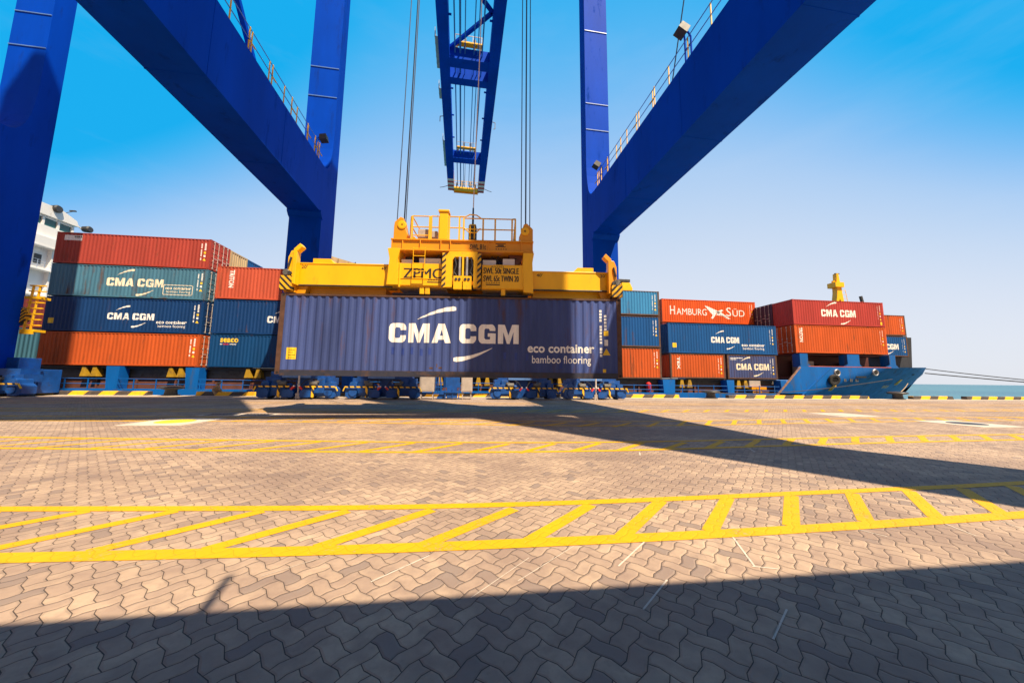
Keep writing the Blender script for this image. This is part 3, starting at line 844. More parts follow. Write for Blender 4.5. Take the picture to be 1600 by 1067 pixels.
# ------------------------------------------------------------------ ship-to-shore cranes
CR = R(2.0)
XI, XO, ZB, ZT = 9.80, 11.85, 12.55, 15.88
def fillet_leg():
    p = [(26.2, 1.6), (26.35, 40), (25.15, 40), (25.15, 19.6)]
    for i in range(9):      # rounded gusset where leg and portal beam meet
        a = i / 8 * PI / 2
        p.append((23.75 + 1.4 * math.cos(a) ** .8 * (1 - .0), 15.9 + 3.7 * (1 - math.sin(a)) ** 1.15))
    p += [(23.75, ZB), (23.85, ZB - .18), (24.0, ZB - .25), (24.0, 1.6)]
    return p
def make_crane():
    t = thing('gantry_crane', 'huge blue quay crane straddling the camera, lifting the grey blue container', 'crane', (0,0,0), CR)
    for s in (-1, 1):
        a, c = sorted((s * XI, s * XO))
        b = MB(); b.prism(fillet_leg(), 'x', a, c)
        for z in (22.2, 24.6, 31.5): b.box(a + .02, c - .02, 25.10, 25.16, z, z + .06, 1)
        b.build('leg', [M_['crane'], M_['crane_seam']], t)
        b = MB(); b.box(a - .1, c + (.15 if s > 0 else -.25), -3.0, -1.1, 1.4, 66); b.build('leg', M_['crane'], t)  # unseen rear leg, height and width set for its shadow
        b = MB()
        b.prism([(a, ZB), (c, ZB), (c, ZT), (a, ZT)], 'y', -.9, 23.75)
        for y in (7.6, 13.2, 18.6): b.box(a - .012, c + .012, y, y + .05, ZB - .012, ZT - .02)
        b.prism([(23.72, ZB - .1), (23.9, ZB - .32), (24.1, ZB - .45), (24.1, ZB + .1), (23.72, ZB + .1)], 'x', a - .05, c + .05)
        bm = b.build('portal_beam', M_['crane'], t)
        # railing along the inner top edge
        b = MB(); xi = s * (XI + .06)
        y = 1.0
        while y < 23.6:
            b.box(xi - .022, xi + .022, y - .022, y + .022, ZT, ZT + 1.1, 0)
            y += 1.45
        for (y0, w) in ((15.3, .5), (17.2, .4), (19.2, .6), (21.2, .5), (22.3, .7), (23.0, .5)):
            b.box(xi - .025, xi + .025, y0, y0 + .045, ZT, ZT + 1.15, 0); b.box(xi - .025, xi + .025, y0, y0 + w, ZT + .5, ZT + .55, 0)
        for z in (.55, 1.08): b.tube((xi, 1, ZT + z), (xi, 23.4, ZT + z), .022, None, 6, 1)
        b.build('railing', [M_['rail_y'], M_['crane_seam']], bm)
        for y in ((12.5, 22.3) if s > 0 else (22.6,)):
            b = MB()
            x0 = s * (XI + .15); q = -s
            b.path([(x0, y, ZT), (x0, y, ZT + 1.05), (x0 + q*.12, y, ZT + 1.25), (x0 + q*.35, y, ZT + 1.3)], .04, 8, 0)
            b.path([(x0, y + .4, ZT), (x0, y + .4, ZT + 1.3), (x0 + q*.1, y + .3, ZT + 1.5)], .04, 8, 0)
            b.box(x0 - .03, x0 + .03, y, y + .4, ZT + .7, ZT + .76, 0)
            o = b.build('floodlight', M_['crane'], t)
            hb = MB(); c0 = Vector((x0 + q*.52, y - .1, ZT + 1.15))
            hb.prism([(-.25,-.15),(.20,-.23),(.26,.15),(-.15,.20)], 'y', -.22, .22)
            h = hb.build('lamp_head', M_['dark'], o); h.location = c0; h.rotation_euler = (0, R(-20 * q), 0)
    # portal and sill ties along the quay
    b = MB(); b.box(-XI, XI, -2.4, -1.8, 24.6, 25.85); b.build('portal_tie', M_['crane'], t)  # unseen tie, height set so its shadow falls across the apron
    b = MB(); b.box(-9.75, 1.6, -2.9, -.4, 25.85, 42.6); b.build('shadow_block', M_['white'], t)  # added unseen box, sized to cast the broad shadow on the far apron
    b = MB(); b.prism([(-XO, -2.45), (XO, -3.2), (XO, -1.25), (-XO, -.5)], 'z', 2.4, 5.55)
    b.tube((.62, -1.0, 5.5), (.82, -1.0, 6.35), .026)
    b.build('sill_beam', M_['crane'], t)
    b = MB(); b.box(-10.3, 10.3, 24.05, 25.6, 1.9, 3.6); b.build('sill_beam', M_['crane'], t)
    b = MB(); b.box(-XI, XI, 25.2, 26.3, 37.4, 39.6); b.build('upper_tie', M_['crane'], t)
    # boom
    b = MB()
    for s in (-1, 1):
        a, c = sorted((s * 2.05, s * 3.1))
        b.box(a, c, 2.0, 53.4, 34.0, 35.7)
        for y in range(4, 52, 4): b.tube((s * 1.75, y, 34.3), (s * 2.05, y, 34.3), .09)
    for y0, y1 in ((2.0, 3.2), (32.0, 33.1), (34.3, 35.2), (48.0, 49.2)):
        b.box(-2.05, 2.05, y0, y1, 34.05, 35.3)
    for y0, y1 in ((3, 8), (8, 16), (16, 24), (24, 32)):
        b.bar((-2.0, y0, 35.2), (2.0, (y0 + y1) / 2, 35.2), .3, .3); b.bar((2.0, (y0 + y1) / 2, 35.2), (-2.0, y1, 35.2), .3, .3)
    bo = b.build('boom', M_['crane'], t)
    b = MB()
    for s in (-1, 1):
        a, c = sorted((s * 2.05, s * 3.1)); b.box(a, c, 53.4, 57.0, 34.0, 35.7)
    b.build('boom_tip', M_['redwhite'], bo)
    b = MB()
    b.box(-2.3, 2.3, 56.2, 57.3, 34.1, 34.35, 0); b.box(-2.1, 2.1, 57.3, 57.5, 33.9, 34.15, 1)
    for x in (-2.2, -1.5, -.75, 0, .75, 1.5, 2.2): b.box(x - .03, x + .03, 56.2, 56.26, 34.3, 35.4, 0)
    for z in (34.9, 35.4): b.box(-2.2, 2.2, 56.21, 56.25, z, z + .05, 0)
    for x in (-.9, -.6, .6, .9): b.box(x - .07, x + .07, 56.4, 56.7, 34.3, 35.6, 2)
    for x in (-1.6, 1.6): b.lathe([(.35, -.1), (.35, .1)], (x, 56.5, 34.9), 14, 2, 'x')
    b.tube((-.3, 56.6, 34.3), (-.25, 56.6, 39.2), .06, .03, 6, 2)
    for s in (-1, 1): b.path([(s*3.1, 56.6, 34.6), (s*3.9, 56.8, 34.4), (s*4.5, 57.2, 34.5)], .05, 6, 2)
    b.build('end_platform', [M_['yellow_b'], M_['orange_y'], M_['dark']], bo)
    for y in (31.4, 47.3):
        b = MB(); b.box(-1.6, 1.3, y, y + .5, 35.35, 35.5, 0)
        for x in (-1.5, -.6, .3, 1.2): b.box(x - .025, x + .025, y, y + .05, 35.5, 36.2, 2)
        b.box(-1.5, 1.2, y, y + .05, 36.15, 36.2, 2)
        for x in (-.5, .5): b.tube((x, y + .8, 35.3), (x, y + .8, 36.6), .15, None, 8, 1)
        for x in (-1.35, 1.1): b.lathe([(.45, -.12), (.45, .12)], (x, y + 1.1, 35.4), 14, 1, 'x')
        b.build('sheave_platform', [M_['yellow_b'], M_['dark'], M_['steel']], bo)
    for y0, y1 in ((30.2, 33.6), (36.2, 37.6), (44.8, 50.5)):
        b = MB(); b.box(-3.4, -3.12, y0, y1, 34.2, 34.28, 0)
        y = y0
        while y <= y1:
            b.box(-3.42, -3.37, y, y + .05, 34.2, 35.3, 0); y += .7
        for z in (34.75, 35.25): b.box(-3.42, -3.38, y0, y1, z, z + .05, 1)
        b.build('walkway', [M_['steel'], M_['white']], bo)
    b = MB()
    for y in (40.5,):
        b.path([(3.1, y, 34.4), (3.5, y, 34.3), (3.5, y, 33.5), (3.3, y, 33.4)], .05, 6, 1); b.path([(-3.1, y, 34.4), (-3.5, y, 34.3), (-3.5, y, 33.6)], .05, 6, 1)
    b.build('lamp_bracket', [M_['steel'], M_['steel']], bo)
    b = MB()
    for x in (-1.55, -1.05, -.95, -.5, .45, .85, 1.3): b.tube((x, 2.5, 34.7), (x * .95, 56.4, 34.7), .05 if abs(x) < 1.2 else .07, None, 6)
    b.build('boom_rope', paint('blue grey rope', (.03, .24, .58), .5, .1), bo)
    # trolley and cabin above the picture
    b = MB(); b.box(-2.9, 2.9, 9.6, 14.8, 33.0, 33.9); b.box(3.2, 5.2, 8.5, 10.8, 30.8, 33.2); b.build('trolley', M_['crane'], t)
    b = MB(); b.box(-4.5, 4.5, -30, -18, 40, 45); b.build('machinery_house', M_['white'], t)
    # thin diagonal pipe and stay rising from the portal beams
    b = MB(); b.bar((-10.8, 18.3, 15.9), (-10.8, 12.5, 22.5), .22, .22); b.build('brace', M_['crane'], t)
    b = MB(); b.tube((10.8, 15.6, 15.9), (10.8, 12.0, 26.2), .03); b.tube((10.8, 15.6, 15.9), (10.8, 15.2, 17.2), .07); b.build('stay_cable', M_['rope'], t)
    # wheel sets on the quay rail
    for c0 in (-7.15, 6.55):
        eq = MB()
        for sx in (-2.45, 2.45):
            eq.box(c0 + sx - 1.65, c0 + sx + 1.65, 22.35, 23.3, 1.22, 1.62)
            eq.box(c0 + sx - 1.9, c0 + sx - 1.2, 22.3, 23.2, .85, 1.3); eq.box(c0 + sx + 1.2, c0 + sx + 1.9, 22.3, 23.2, .85, 1.3)
            eq.box(c0 + sx - .35, c0 + sx + .35, 22.6, 23.2, .12, 1.3)
            eq.box(c0 + sx - 1.0, c0 + sx + .6, 22.28, 22.34, 1.27, 1.42, 1)
        e = eq.build('equaliser_beam', [M_['bogie'], M_['crane_seam']], t)
        for k, sx in enumerate((-3.62, -1.28, 1.28, 3.62)):
            wheel_bogie(c0 + sx, 22.0, 1 if k % 2 == 0 else -1, t)
    # cabinets, standing machine and tie-down posts between the wheel sets
    for x0, x1 in ((-2.55, -1.65), (.05, .75)):
        b = MB(); b.box(x0, x1, 22.1, 22.8, .48, 1.62); b.box(x0 + .1, x0 + .14, 22.08, 22.12, .9, 1.1); b.box(x0 + .05, x1 - .05, 22.085, 22.1, .55, 1.55)
        for xx in (x0 + .05, x1 - .12): b.box(xx, xx + .07, 22.2, 22.7, 0.02, .48)
        b.build('cabinet', M_['greybox'], t, bevel=.012)
    b = MB()
    b.box(-.95, -.05, 22.2, 23.0, .75, 1.6); b.box(-.85, -.2, 22.15, 23.0, .1, .75); b.box(-1.0, -.1, 22.05, 23.0, .42, .47)
    for x in (-.95, -.5, -.1): b.box(x - .03, x + .03, 22.1, 22.16, .05, .7)
    b.lathe([(.16, 0), (.16, .9)], (-.95, 22.4, .75), 10, 0, 'z')
    b.prism([(-1.5, .05), (-1.0, .05), (-1.0, .55), (-1.2, .55)], 'y', 22.3, 22.9)
    for x in (-1.55, -1.42, -1.28): b.path([(x, 22.2, .45), (x, 22.2, 1.6)], .035)
    b.box(-2.6, -.9, 22.2, 22.35, .32, .42)
    b.build('storm_anchor', M_['bogie'], t)
    for x in (-9.55, 9.05):
        b = MB(); b.lathe([(.055, .05), (.055, .75), (.08, .76), (.08, .9), (.055, .92), (.05, 1.62)], (x, 22.05, 0), 10)
        b.box(x - .12, x - .05, 22.0, 22.1, .0, .35); b.box(x + .05, x + .12, 22.0, 22.1, .0, .35)
        b.build('tie_down', M_['rod'], t)
    return t
def wheel_bogie(x, y, s, t):
    """one two-wheel truck; s = +1: gearbox at the left, -1: mirrored"""
    def X(a, c): return sorted((x + s * a, x + s * c))
    b = MB()
    b.prism([(x + s*p, q) for p, q in [(-1.02,.18),(-1.02,.62),(-.82,.78),(-.78,1.0),(-.70,1.06),(-.45,1.06),(-.38,.95),(-.34,.4),(-.42,.1),(-.85,.08)]], 'y', y - .02, y + .75)
    b.lathe([(.24, -.06), (.24, .02)], (x - s*.58, y - .02, .42), 14, 0, 'y')
    a, c = X(-.36, .40); b.box(a, c, y + .14, y + .9, .2, .95)
    a, c = X(-.30, .15); b.box(a, c, y + .16, y + .9, .95, 1.24)
    b.prism([(x + s*p, q) for p, q in [(.36,.12),(.36,.50),(.44,.60),(.86,.60),(1.0,.44),(1.0,.18),(.9,.1)]], 'y', y - .08, y + .7)
    b.lathe([(.13, .58), (.13, .8), (.17, .8), (.17, .86), (.08, .95)], (x + s*.62, y + .3, 0), 12, 0, 'z')
    o = b.build('wheel_bogie', M_['bogie'], t, bevel=.02)
    b = MB()
    for wx in (-.55, .55): b.lathe([(.30, -.06), (.33, -.06), (.33, .0), (.29, .0), (.29, .14), (.1, .14)], (x + wx, y + .62, .33), 20, 0, 'y')
    b.build('wheel', M_['dark'], o)
    b = MB()
    a, c = X(-1.02, .78); b.box(a, c, y - .18, y - .10, .71, .79)
    a, c = X(.18, .30)
    b.box(a, c, y - .20, y - .12, .12, .80)
    b.build('bumper_bar', M_['barstripe'], o)
    b = MB()
    b.lathe([(.13, -.22), (.15, -.2), (.15, .2), (.13, .22)], (x + s*.30, y + .12, .92), 12, 0, 'x')
    a, c = X(.02, .22); b.box(a, c, y + .02, y + .22, .98, 1.12)
    b.build('motor', M_['coam'], o)
    b = MB(); b.bar((x + s*.86, y - .06, .58), (x + s*1.04, y - .06, .78), .12, .10); b.bar((x + s*1.0, y - .07, .76), (x + s*1.04, y - .07, .80), .13, .08, 1)
    b.path([(x + s*1.0, y, .8), (x + s*.8, y + .1, 1.1), (x + s*.55, y + .15, 1.24)], .025, 6, 2)
    b.build('buffer', [M_['red'], M_['white'], M_['black']], o)
    b = MB()
    b.path([(x - s*1.0, y - .14, .76), (x - s*1.08, y - .12, .6), (x - s*1.12, y - .1, .5)], .04, 6, 0)
    b.build('bumper_end', M_['tag_y'], o)
    return o
crane = make_crane()
nb = copy_tree(crane, None, ('boom', 'trolley', 'machinery_house', 'cabinet', 'storm_anchor', 'brace', 'upper_tie', 'stay_cable'))
nb.name = 'gantry_crane.001'
off = Vector((-38.95, -1.15, 0)); off.rotate(Matrix.Rotation(CR, 3, 'Z'))
nb.location = off
nb['label'] = 'neighbouring blue crane showing one thick leg in front of the white ship bridge'
for ch in list(nb.children):
    if ch.name.startswith(('wheel_bogie', 'equaliser_beam')): ch.location.x += 3.2; ch.location.y += 2.4
b = MB()
b.box(12.1, 12.85, 23.4, 24.0, 3.9, 4.05); b.box(12.1, 12.8, 23.4, 23.46, 3.75, 3.9)
for xx in (11.0, 11.35):
    b.bar((xx + 1.0, 23.7, 4.0), (xx + 1.1, 23.75, 6.9), .09, .09)
for k in range(8): b.box(11.95, 12.85 - .05 * (k % 2), 23.66, 23.74, 4.3 + k*.36, 4.37 + k*.36)
b.box(11.85, 12.65, 23.6, 24.2, 6.0, 6.15)
b.build('access_ladder', M_['yellow_b'], nb).location.y = 2.6
b = MB(); b.lathe([(.6, -.2), (.62, -.2), (.62, .1), (.55, .12)], (11.5, 23.75, 4.9), 24, 0, 'y'); b.build('cable_reel', M_['hazard'], nb).location.y = 2.6
b = MB(); b.box(12.5, 13.6, 23.3, 24.5, .15, 1.6); b.box(12.2, 13.7, 23.2, 23.4, 1.45, 1.62); b.box(10.2, 12.5, 23.3, 24.4, .9, 2.3)
b.box(13.5, 13.6, 23.15, 23.25, .2, 1.6)
b.build('end_carriage', M_['bogie'], nb, bevel=.03).location.y = 2.6
b = MB(); b.box(12.5, 12.95, 23.1, 23.24, 1.02, 1.22); b.build('marker_lamp', M_['red'], nb).location.y = 2.6
b = MB(); b.lathe([(.75, .1), (.8, .2), (.8, 1.0), (.5, 1.25)], (11.7, 22.9, 0), 18); b.build('gearbox', M_['bogie'], nb, True).location.y = 2.6

# ------------------------------------------------------------------ spreader, headblock and ropes
ST = 2.86 + 1.40      # top of the hanging container
def frame_empty(name, label, cat):
    t = thing(name, label, cat, (0,0,0), MAINROT)
    u = Vector((6.08, 0, 0)); u.rotate(Matrix.Rotation(MAINROT, 3, 'Z'))
    t.location = Vector((MAIN[0], MAIN[1], ST)) + u
    return t
def make_spreader():
    t = frame_empty('container_spreader', 'yellow telescopic spreader clamped on top of the hanging container', 'spreader')
    Y, W = M_['yellow'], 2.44
    for s, x0, x1, z0, z1, zt in ((-1, -5.72, -2.25, .36, 1.2, .98), (1, 2.55, 5.85, .34, 1.06, .92)):
        b = MB()
        b.box(x0, x1, .28, .78, z0, z1); b.box(x0, x1, 1.65, 2.15, z0, z1)
        b.box(x0 + .02, x1 - .02, .26, .30, z1 - .035, z1 + .02)
        b.box(x0 + .02, x1 - .02, .22, .28, z0 - .02, z0 + .03, 1)
        xe = x0 if s < 0 else x1
        for q in (.9, 1.0): pass
        mx = x0 + .85 if s < 0 else x1 - 1.05
        b.prism([(mx - .38, z1), (mx + .42, z1), (mx + .25, z1 + .2), (mx - .38, z1 + .2)] if s < 0 else [(mx - .42, z1), (mx + .38, z1), (mx + .38, z1 + .2), (mx - .22, z1 + .2)], 'y', .32, .75)
        o = b.build('telescopic_beam', [Y, M_['dark']], t, bevel=.015)
        decal('lettering', text_marks("20'", *((-5.62, -5.40, 1.0, 1.13) if s < 0 else (5.42, 5.62, .88, 1.0)), 0, .01) + text_marks("40'", *((-2.72, -2.54, 1.0, 1.12) if s < 0 else (3.02, 3.24, .86, .98)), 0, .01), [M_['blacktext']], o, None, .28, .006)
        b = MB(); b.box(min(x0 + .6*s*0, x0) + .35, x1 - .35, .52, 1.9, .03, .35)
        b.build('inner_beam', M_['orange_y'] if s < 0 else Y, t)
    for s in (-1, 1):
        # end beam with corner guides
        b = MB(); xc = s * 5.92
        b.box(min(xc - .2, xc + .2), max(xc - .2, xc + .2), .15, 2.29, .06, .5)
        b.prism([(s*5.45, .06), (s*5.75, .06), (s*5.75, .5), (s*5.45, .75), (s*5.3, .5)], 'y', .3, 2.1)
        e = b.build('end_beam', M_['orange_y'], t, bevel=.015)
        b = MB(); a, c = sorted((s*5.74, s*6.13)); b.box(a, c, -.08, .22, .12 if s < 0 else .06, .62 if s < 0 else .50)
        b.build('bumper_block', M_['hazard' if s > 0 else 'hazard_m'], e)
        for fy in (-.02, 2.2):
            b = MB()
            z0 = .62 if s < 0 else .48
            b.prism([(s*5.66, z0 - .1), (s*5.97, z0 - .1), (s*5.97, z0 + .72), (s*5.88, z0 + .96), (s*5.70, z0 + 1.0)], 'y', fy + .06, fy + .2)
            b.prism([(s*5.64, z0 - .3), (s*5.78, z0 - .25), (s*5.76, z0 + 1.02), (s*5.56, z0 + 1.22), (s*5.46, z0 + 1.10), (s*5.64, z0 + .92)], 'y', fy, fy + .24)
            b.build('guide_arm', M_['yellow_b'] if s < 0 else M_['orange_y'], e, bevel=.015)
            b = MB(); b.lathe([(.10, -.10), (.12, -.08), (.12, .1), (.1, .14)], (s*5.95, fy + .04, z0 + .12), 14, 0, 'y'); b.lathe([(.07, -.06), (.07, .1)], (s*5.82, fy + .0, z0 + .1), 10, 1, 'y')
            b.tube((s*5.92, fy + .02, z0 + .35), (s*5.84, fy + .02, z0 + .7), .035, None, 8, 1)
            b.build('flipper_motor', [M_['coam'], M_['dark']], e)
    # centre frame
    b = MB()
    for a, c in ((-2.1, -.36), (1.0, 2.55)): b.box(a, c, .05, .11, .38 if a < 0 else .32, 1.2)
    b.box(-2.1, -.36, .11, 2.3, .34, .42); b.box(1.0, 2.6, .11, 2.3, .30, .40)
    b.prism([(-2.44, 1.74), (-1.98, 1.74), (-2.06, 1.36), (-2.02, .38), (-2.42, .38), (-2.36, 1.36)], 'y', .0, .5)
    b.prism([(2.5, 1.66), (2.9, 1.66), (2.84, 1.3), (2.88, .16), (2.52, .20), (2.48, 1.3)], 'y', .0, .5)
    b.prism([(-2.44, 1.74), (-1.98, 1.74), (-2.02, .38), (-2.42, .38)], 'y', 1.94, 2.4); b.prism([(2.46, 1.66), (2.86, 1.66), (2.82, .2), (2.42, .2)], 'y', 1.94, 2.4)
    b.box(-2.4, 2.8, .5, .62, .4, 1.05); b.box(-2.4, 2.8, 1.85, 1.97, .4, 1.05)
    b.box(-2.3, 2.7, .3, 2.1, .10, .16, 1)
    for x in (-1.25, -1.05, 1.7): b.box(x, x + .16, .1, .2, .08, .36)
    b.box(1.4, 2.6, .09, .2, 1.2, 1.23); b.box(-2.1, -.36, .03, .12, .62, .64)
    for xx in (-2.0, 2.44): b.box(xx, xx + .06, .02, .08, .3, 1.2)
    f = b.build('centre_frame', [M_['yellow'], M_['dark']], t, bevel=.012)
    for g, dx in ((.0052, .012), (.0064, -.012)):
        decal('lettering', text_marks('ZPMC', -1.84 + dx, -.46 + dx, .64, 1.02) + text_marks('SWL 50t SINGLE', 1.06 + dx*.6, 2.34 + dx*.6, .87, 1.09) + text_marks('SWL 65t TWIN 20', 1.06 + dx*.6, 2.34 + dx*.6, .58, .80), [M_['blacktext']], f, None, .05, g)
    decal('lettering', text_marks('ZPMC', -1.84, -.46, .64, 1.02, 0, 0) + [(*rect_polys(-.98, -.42, .49, .53), 0)] + [(*rect_polys(-.95 + .09*k, -.88 + .09*k, .575, .60), 0) for k in range(6)] +
          text_marks('AH2502', 1.32, 1.80, 1.10, 1.17, 0, .0) + text_marks('SWL 50t SINGLE', 1.06, 2.34, .87, 1.09, 0, 0) + text_marks('SWL 65t TWIN 20', 1.06, 2.34, .58, .80, 0, 0) +
          [(*rect_polys(1.15, 1.66, .44, .48), 0)] + [(*rect_polys(1.15 + .09*k, 1.21 + .09*k, .52, .545), 0) for k in range(6)], [M_['blacktext']], f, None, .05, .004)
    b = MB()      # ladder on the left plate
    for x in (-1.5, -1.08): b.box(x, x + .018, -.05, -.03, .56, 1.78)
    for k in range(5): b.box(-1.5, -1.06, -.06, -.04, .60 + k*.28, .62 + k*.28)
    b.build('ladder', M_['yellow_b'], f)
    # twin-lift mechanism in the middle
    b = MB()
    b.prism([(-.30,.30),(-.06,.30),(-.06,1.30),(.02,1.42),(.64,1.42),(.70,1.30),(.70,.30),(.95,.30),(.95,1.45),(.82,1.62),(-.17,1.62),(-.30,1.45)], 'y', -.12, .12)
    b.box(.0, .30, -.16, .0, .22, .70); b.box(.34, .64, -.16, .0, .22, .70); b.box(-.3, .95, -.05, .1, .42, .55)
    b.box(.29, .35, -.14, -.05, .5, 1.45)
    for xx in (.03, .36): b.lathe([(.05, -.02), (.05, .0)], (xx + .06, -.165, .58), 10, 1, 'y'); b.lathe([(.05, -.02), (.05, .0)], (xx + .18, -.165, .58), 10, 1, 'y')
    for x in (.02, .6): b.path([(x, -.1, 1.4), (x + .06, -.12, 1.1), (x - .02, -.12, .85), (x + .08, -.1, .72)], .025, 6, 1)
    b.box(-.1, .78, .12, .3, .3, 1.5, 1)
    mch = b.build('twin_lift_unit', [M_['yellow_b'], M_['dark']], t)
    b = MB()
    for x in (.2, .46): b.tube((x, -.1, .72), (x, -.1, 1.42), .045, None, 10); 
    b.build('cylinder', M_['steel'], mch)
    b = MB()
    for x in (-.42, .84): b.box(x, x + .13, -.15, -.125, .28, 1.55)
    b.build('warning_stripe', M_['hazard'], mch)
    for x0, x1, z0, z1 in ((-1.35, -.55, 1.2, 1.48), (-2.0, -1.6, 1.2, 1.42), (1.0, 1.5, 1.2, 1.46), (1.75, 2.2, 1.2, 1.52)):
        b = MB(); b.box(x0, x1, .25, 1.2, z0, z1); b.build('valve_box', M_['white'], t, bevel=.02)
    b = MB(); rr = random.Random(5)
    for k in range(12):
        x = -2 + 4.3 * rr.random(); b.path([(x, .3, 1.25), (x + .15, .28, 1.45 + .15*rr.random()), (x + .35, .4, 1.5), (x + .45, .5, 1.25)], .022, 6)
    b.box(-1.95, 2.4, .5, 2.0, 1.02, 1.2)
    b.build('hose', M_['black'], t)
    return t
make_spreader()
def make_headblock():
    t = frame_empty('headblock', 'yellow headblock with railings hung from wire ropes above the spreader', 'headblock')
    b = MB()
    b.box(-2.34, 2.86, .10, .16, 1.72, 2.10); b.box(-2.34, 2.86, 2.26, 2.32, 1.72, 2.10)
    b.box(-2.36, 2.88, .04, 2.38, 2.08, 2.14); b.box(-2.36, 2.88, .02, 2.40, 1.68, 1.74)
    for x in (-2.34, -1.95, 2.4, 2.82): b.box(x, x + .04, .05, 2.3, 1.74, 2.1)
    for x in (-1.3, -.55, -.2, 1.2): b.box(x, x + .03, .03, .11, 1.74, 2.08)
    b.box(-2.0, 2.4, .7, 1.9, 1.58, 1.70, 1)
    b.prism([(1.95, 1.7), (2.5, 1.7), (2.4, 1.35), (2.2, 1.28)], 'y', .3, .9, 1)
    for x in (-2.4, 2.5): b.box(x, x + .36, .02, .5, 1.66, 1.76)
    bd = b.build('body', [M_['orange_y'], M_['brown']], t, bevel=.012)
    decal('lettering', text_marks('SWL 81t', .52, 1.12, 1.80, 2.0, 0, .025) + [(*rect_polys(1.48, 1.85, 1.90, 1.93), 0), (*rect_polys(1.48, 1.85, 2.01, 2.04), 0), (*rect_polys(1.55, 1.78, 1.945, 1.99), 0)] + [(*rect_polys(1.48 + .09*k, 1.53 + .09*k, 1.81, 1.84), 0) for k in range(5)] + [(*rect_polys(-.1 + .06*k, -.06 + .06*k, 1.98, 2.0), 0) for k in range(5)],
          [M_['blacktext']], bd, None, .10, .004)
    for s, x0, z1 in ((-1, -2.28, 2.92), (1, 2.36, 2.78)):
        for y in (.2, 1.9):
            b = MB()
            xs = [(0,2.14),(.46,2.14),(.52,2.3),(.42,2.55),(.34,z1 + .02),(.22,z1 + .06),(.02,z1 - .14),(0,2.6)]
            b.prism([((x0 + p) if s < 0 else (x0 + .5 - p), q) for p, q in xs], 'y', y - .12, y + .32)
            o = b.build('sheave_housing', M_['orange_y'], t, bevel=.015)
            b = MB(); b.lathe([(.12, .0), (.16, .01), (.16, .06), (.12, .07)], (x0 + (.30 if s < 0 else .20), y - .16, z1 - .26), 18, 0, 'y'); b.lathe([(.04, .0), (.04, .1)], (x0 + (.30 if s < 0 else .20), y - .16, z1 - .26), 10, 1, 'y')
            b.build('sheave', [M_['yellow'], M_['dark']], o)
    b = MB()
    def rail(x0, x1, y, zs, posts):
        for z in zs: b.tube((x0, y, z), (x1, y, z), .022, None, 6)
        for x in posts: b.box(x - .03, x + .03, y - .03, y + .03, 2.12, zs[-1])
    rail(-1.62, -.98, .12, (2.3, 2.62, 3.04), (-1.62, -.98)); rail(-.92, -.66, .12, (2.62, 3.05), (-.92, -.62))
    rail(-.3, .28, .12, (2.62, 3.05), (-.26, .12)); rail(.28, 2.2, .12, (2.58, 3.0), (.28, 1.0, 1.45, 2.08, 2.2))
    b.path([(.12, .1, 3.05), (.35, .1, 3.05), (.5, .1, 3.14), (.75, .1, 3.12), (.92, .1, 3.0)], .022)
    b.path([(.3, .08, 2.6), (.5, .06, 2.42), (.75, .06, 2.42), (.9, .08, 2.6)], .022)
    rail(-1.62, 2.2, 2.28, (2.6, 3.02), (-1.62, -1.0, -.4, .3, 1.0, 1.6, 2.2))
    for x in (-1.62, 2.2):
        for z in (2.6, 3.02): b.tube((x, .12, z), (x, 2.28, z), .022, None, 6)
        b.path([(x, .12, 3.02), (x - .1, .3, 3.1), (x - .12, .3, 2.2)], .022)
    b.build('railing', M_['rail_y'], t)
    b = MB(); b.box(-.62, -.30, .06, .36, 2.14, 3.24); b.box(-.66, -.26, .02, .40, 3.20, 3.28); b.build('cable_post', M_['yellow'], t, bevel=.015)
    b = MB(); b.box(-1.45, -1.05, .3, .8, 2.26, 2.62); b.box(-.95, -.72, .3, .7, 2.22, 2.56); b.build('junction_box', M_['greybox'], t, bevel=.02)
    b = MB(); b.box(.46, .74, .14, .5, 2.14, 2.74, 1); b.box(.50, .54, .10, .16, 2.2, 2.7); b.box(.66, .70, .10, .16, 2.2, 2.7); b.lathe([(.13, -.12), (.13, .12)], (.6, .3, 2.72), 12, 0, 'x'); b.tube((.6, .3, 2.8), (.6, .3, 3.5), .04, .03, 8, 2)
    b.build('cable_guide', [M_['yellow_b'], M_['dark'], M_['rope']], t)
    b = MB()
    for x, y0, z0 in ((-2.18, .1, 2.7), (-1.98, .3, 2.7), (-1.86, .1, 2.6), (2.42, .1, 2.55), (2.6, .3, 2.7), (2.74, .1, 2.7)):
        dx = .22 if x < 0 else -.02
        b.tube((x, y0, z0), (x + dx, y0 + .6, 33.4), .018 if abs(x + 1.98) > .01 and abs(x - 2.6) > .01 else .028, None, 6)
    b.build('hoist_rope', M_['rope'], t)
    b = MB(); b.tube((.6, .3, 3.3), (1.0, .3, 29.2), .02, None, 6); b.build('power_cable', M_['rope_l'], t)
    return t
make_headblock()

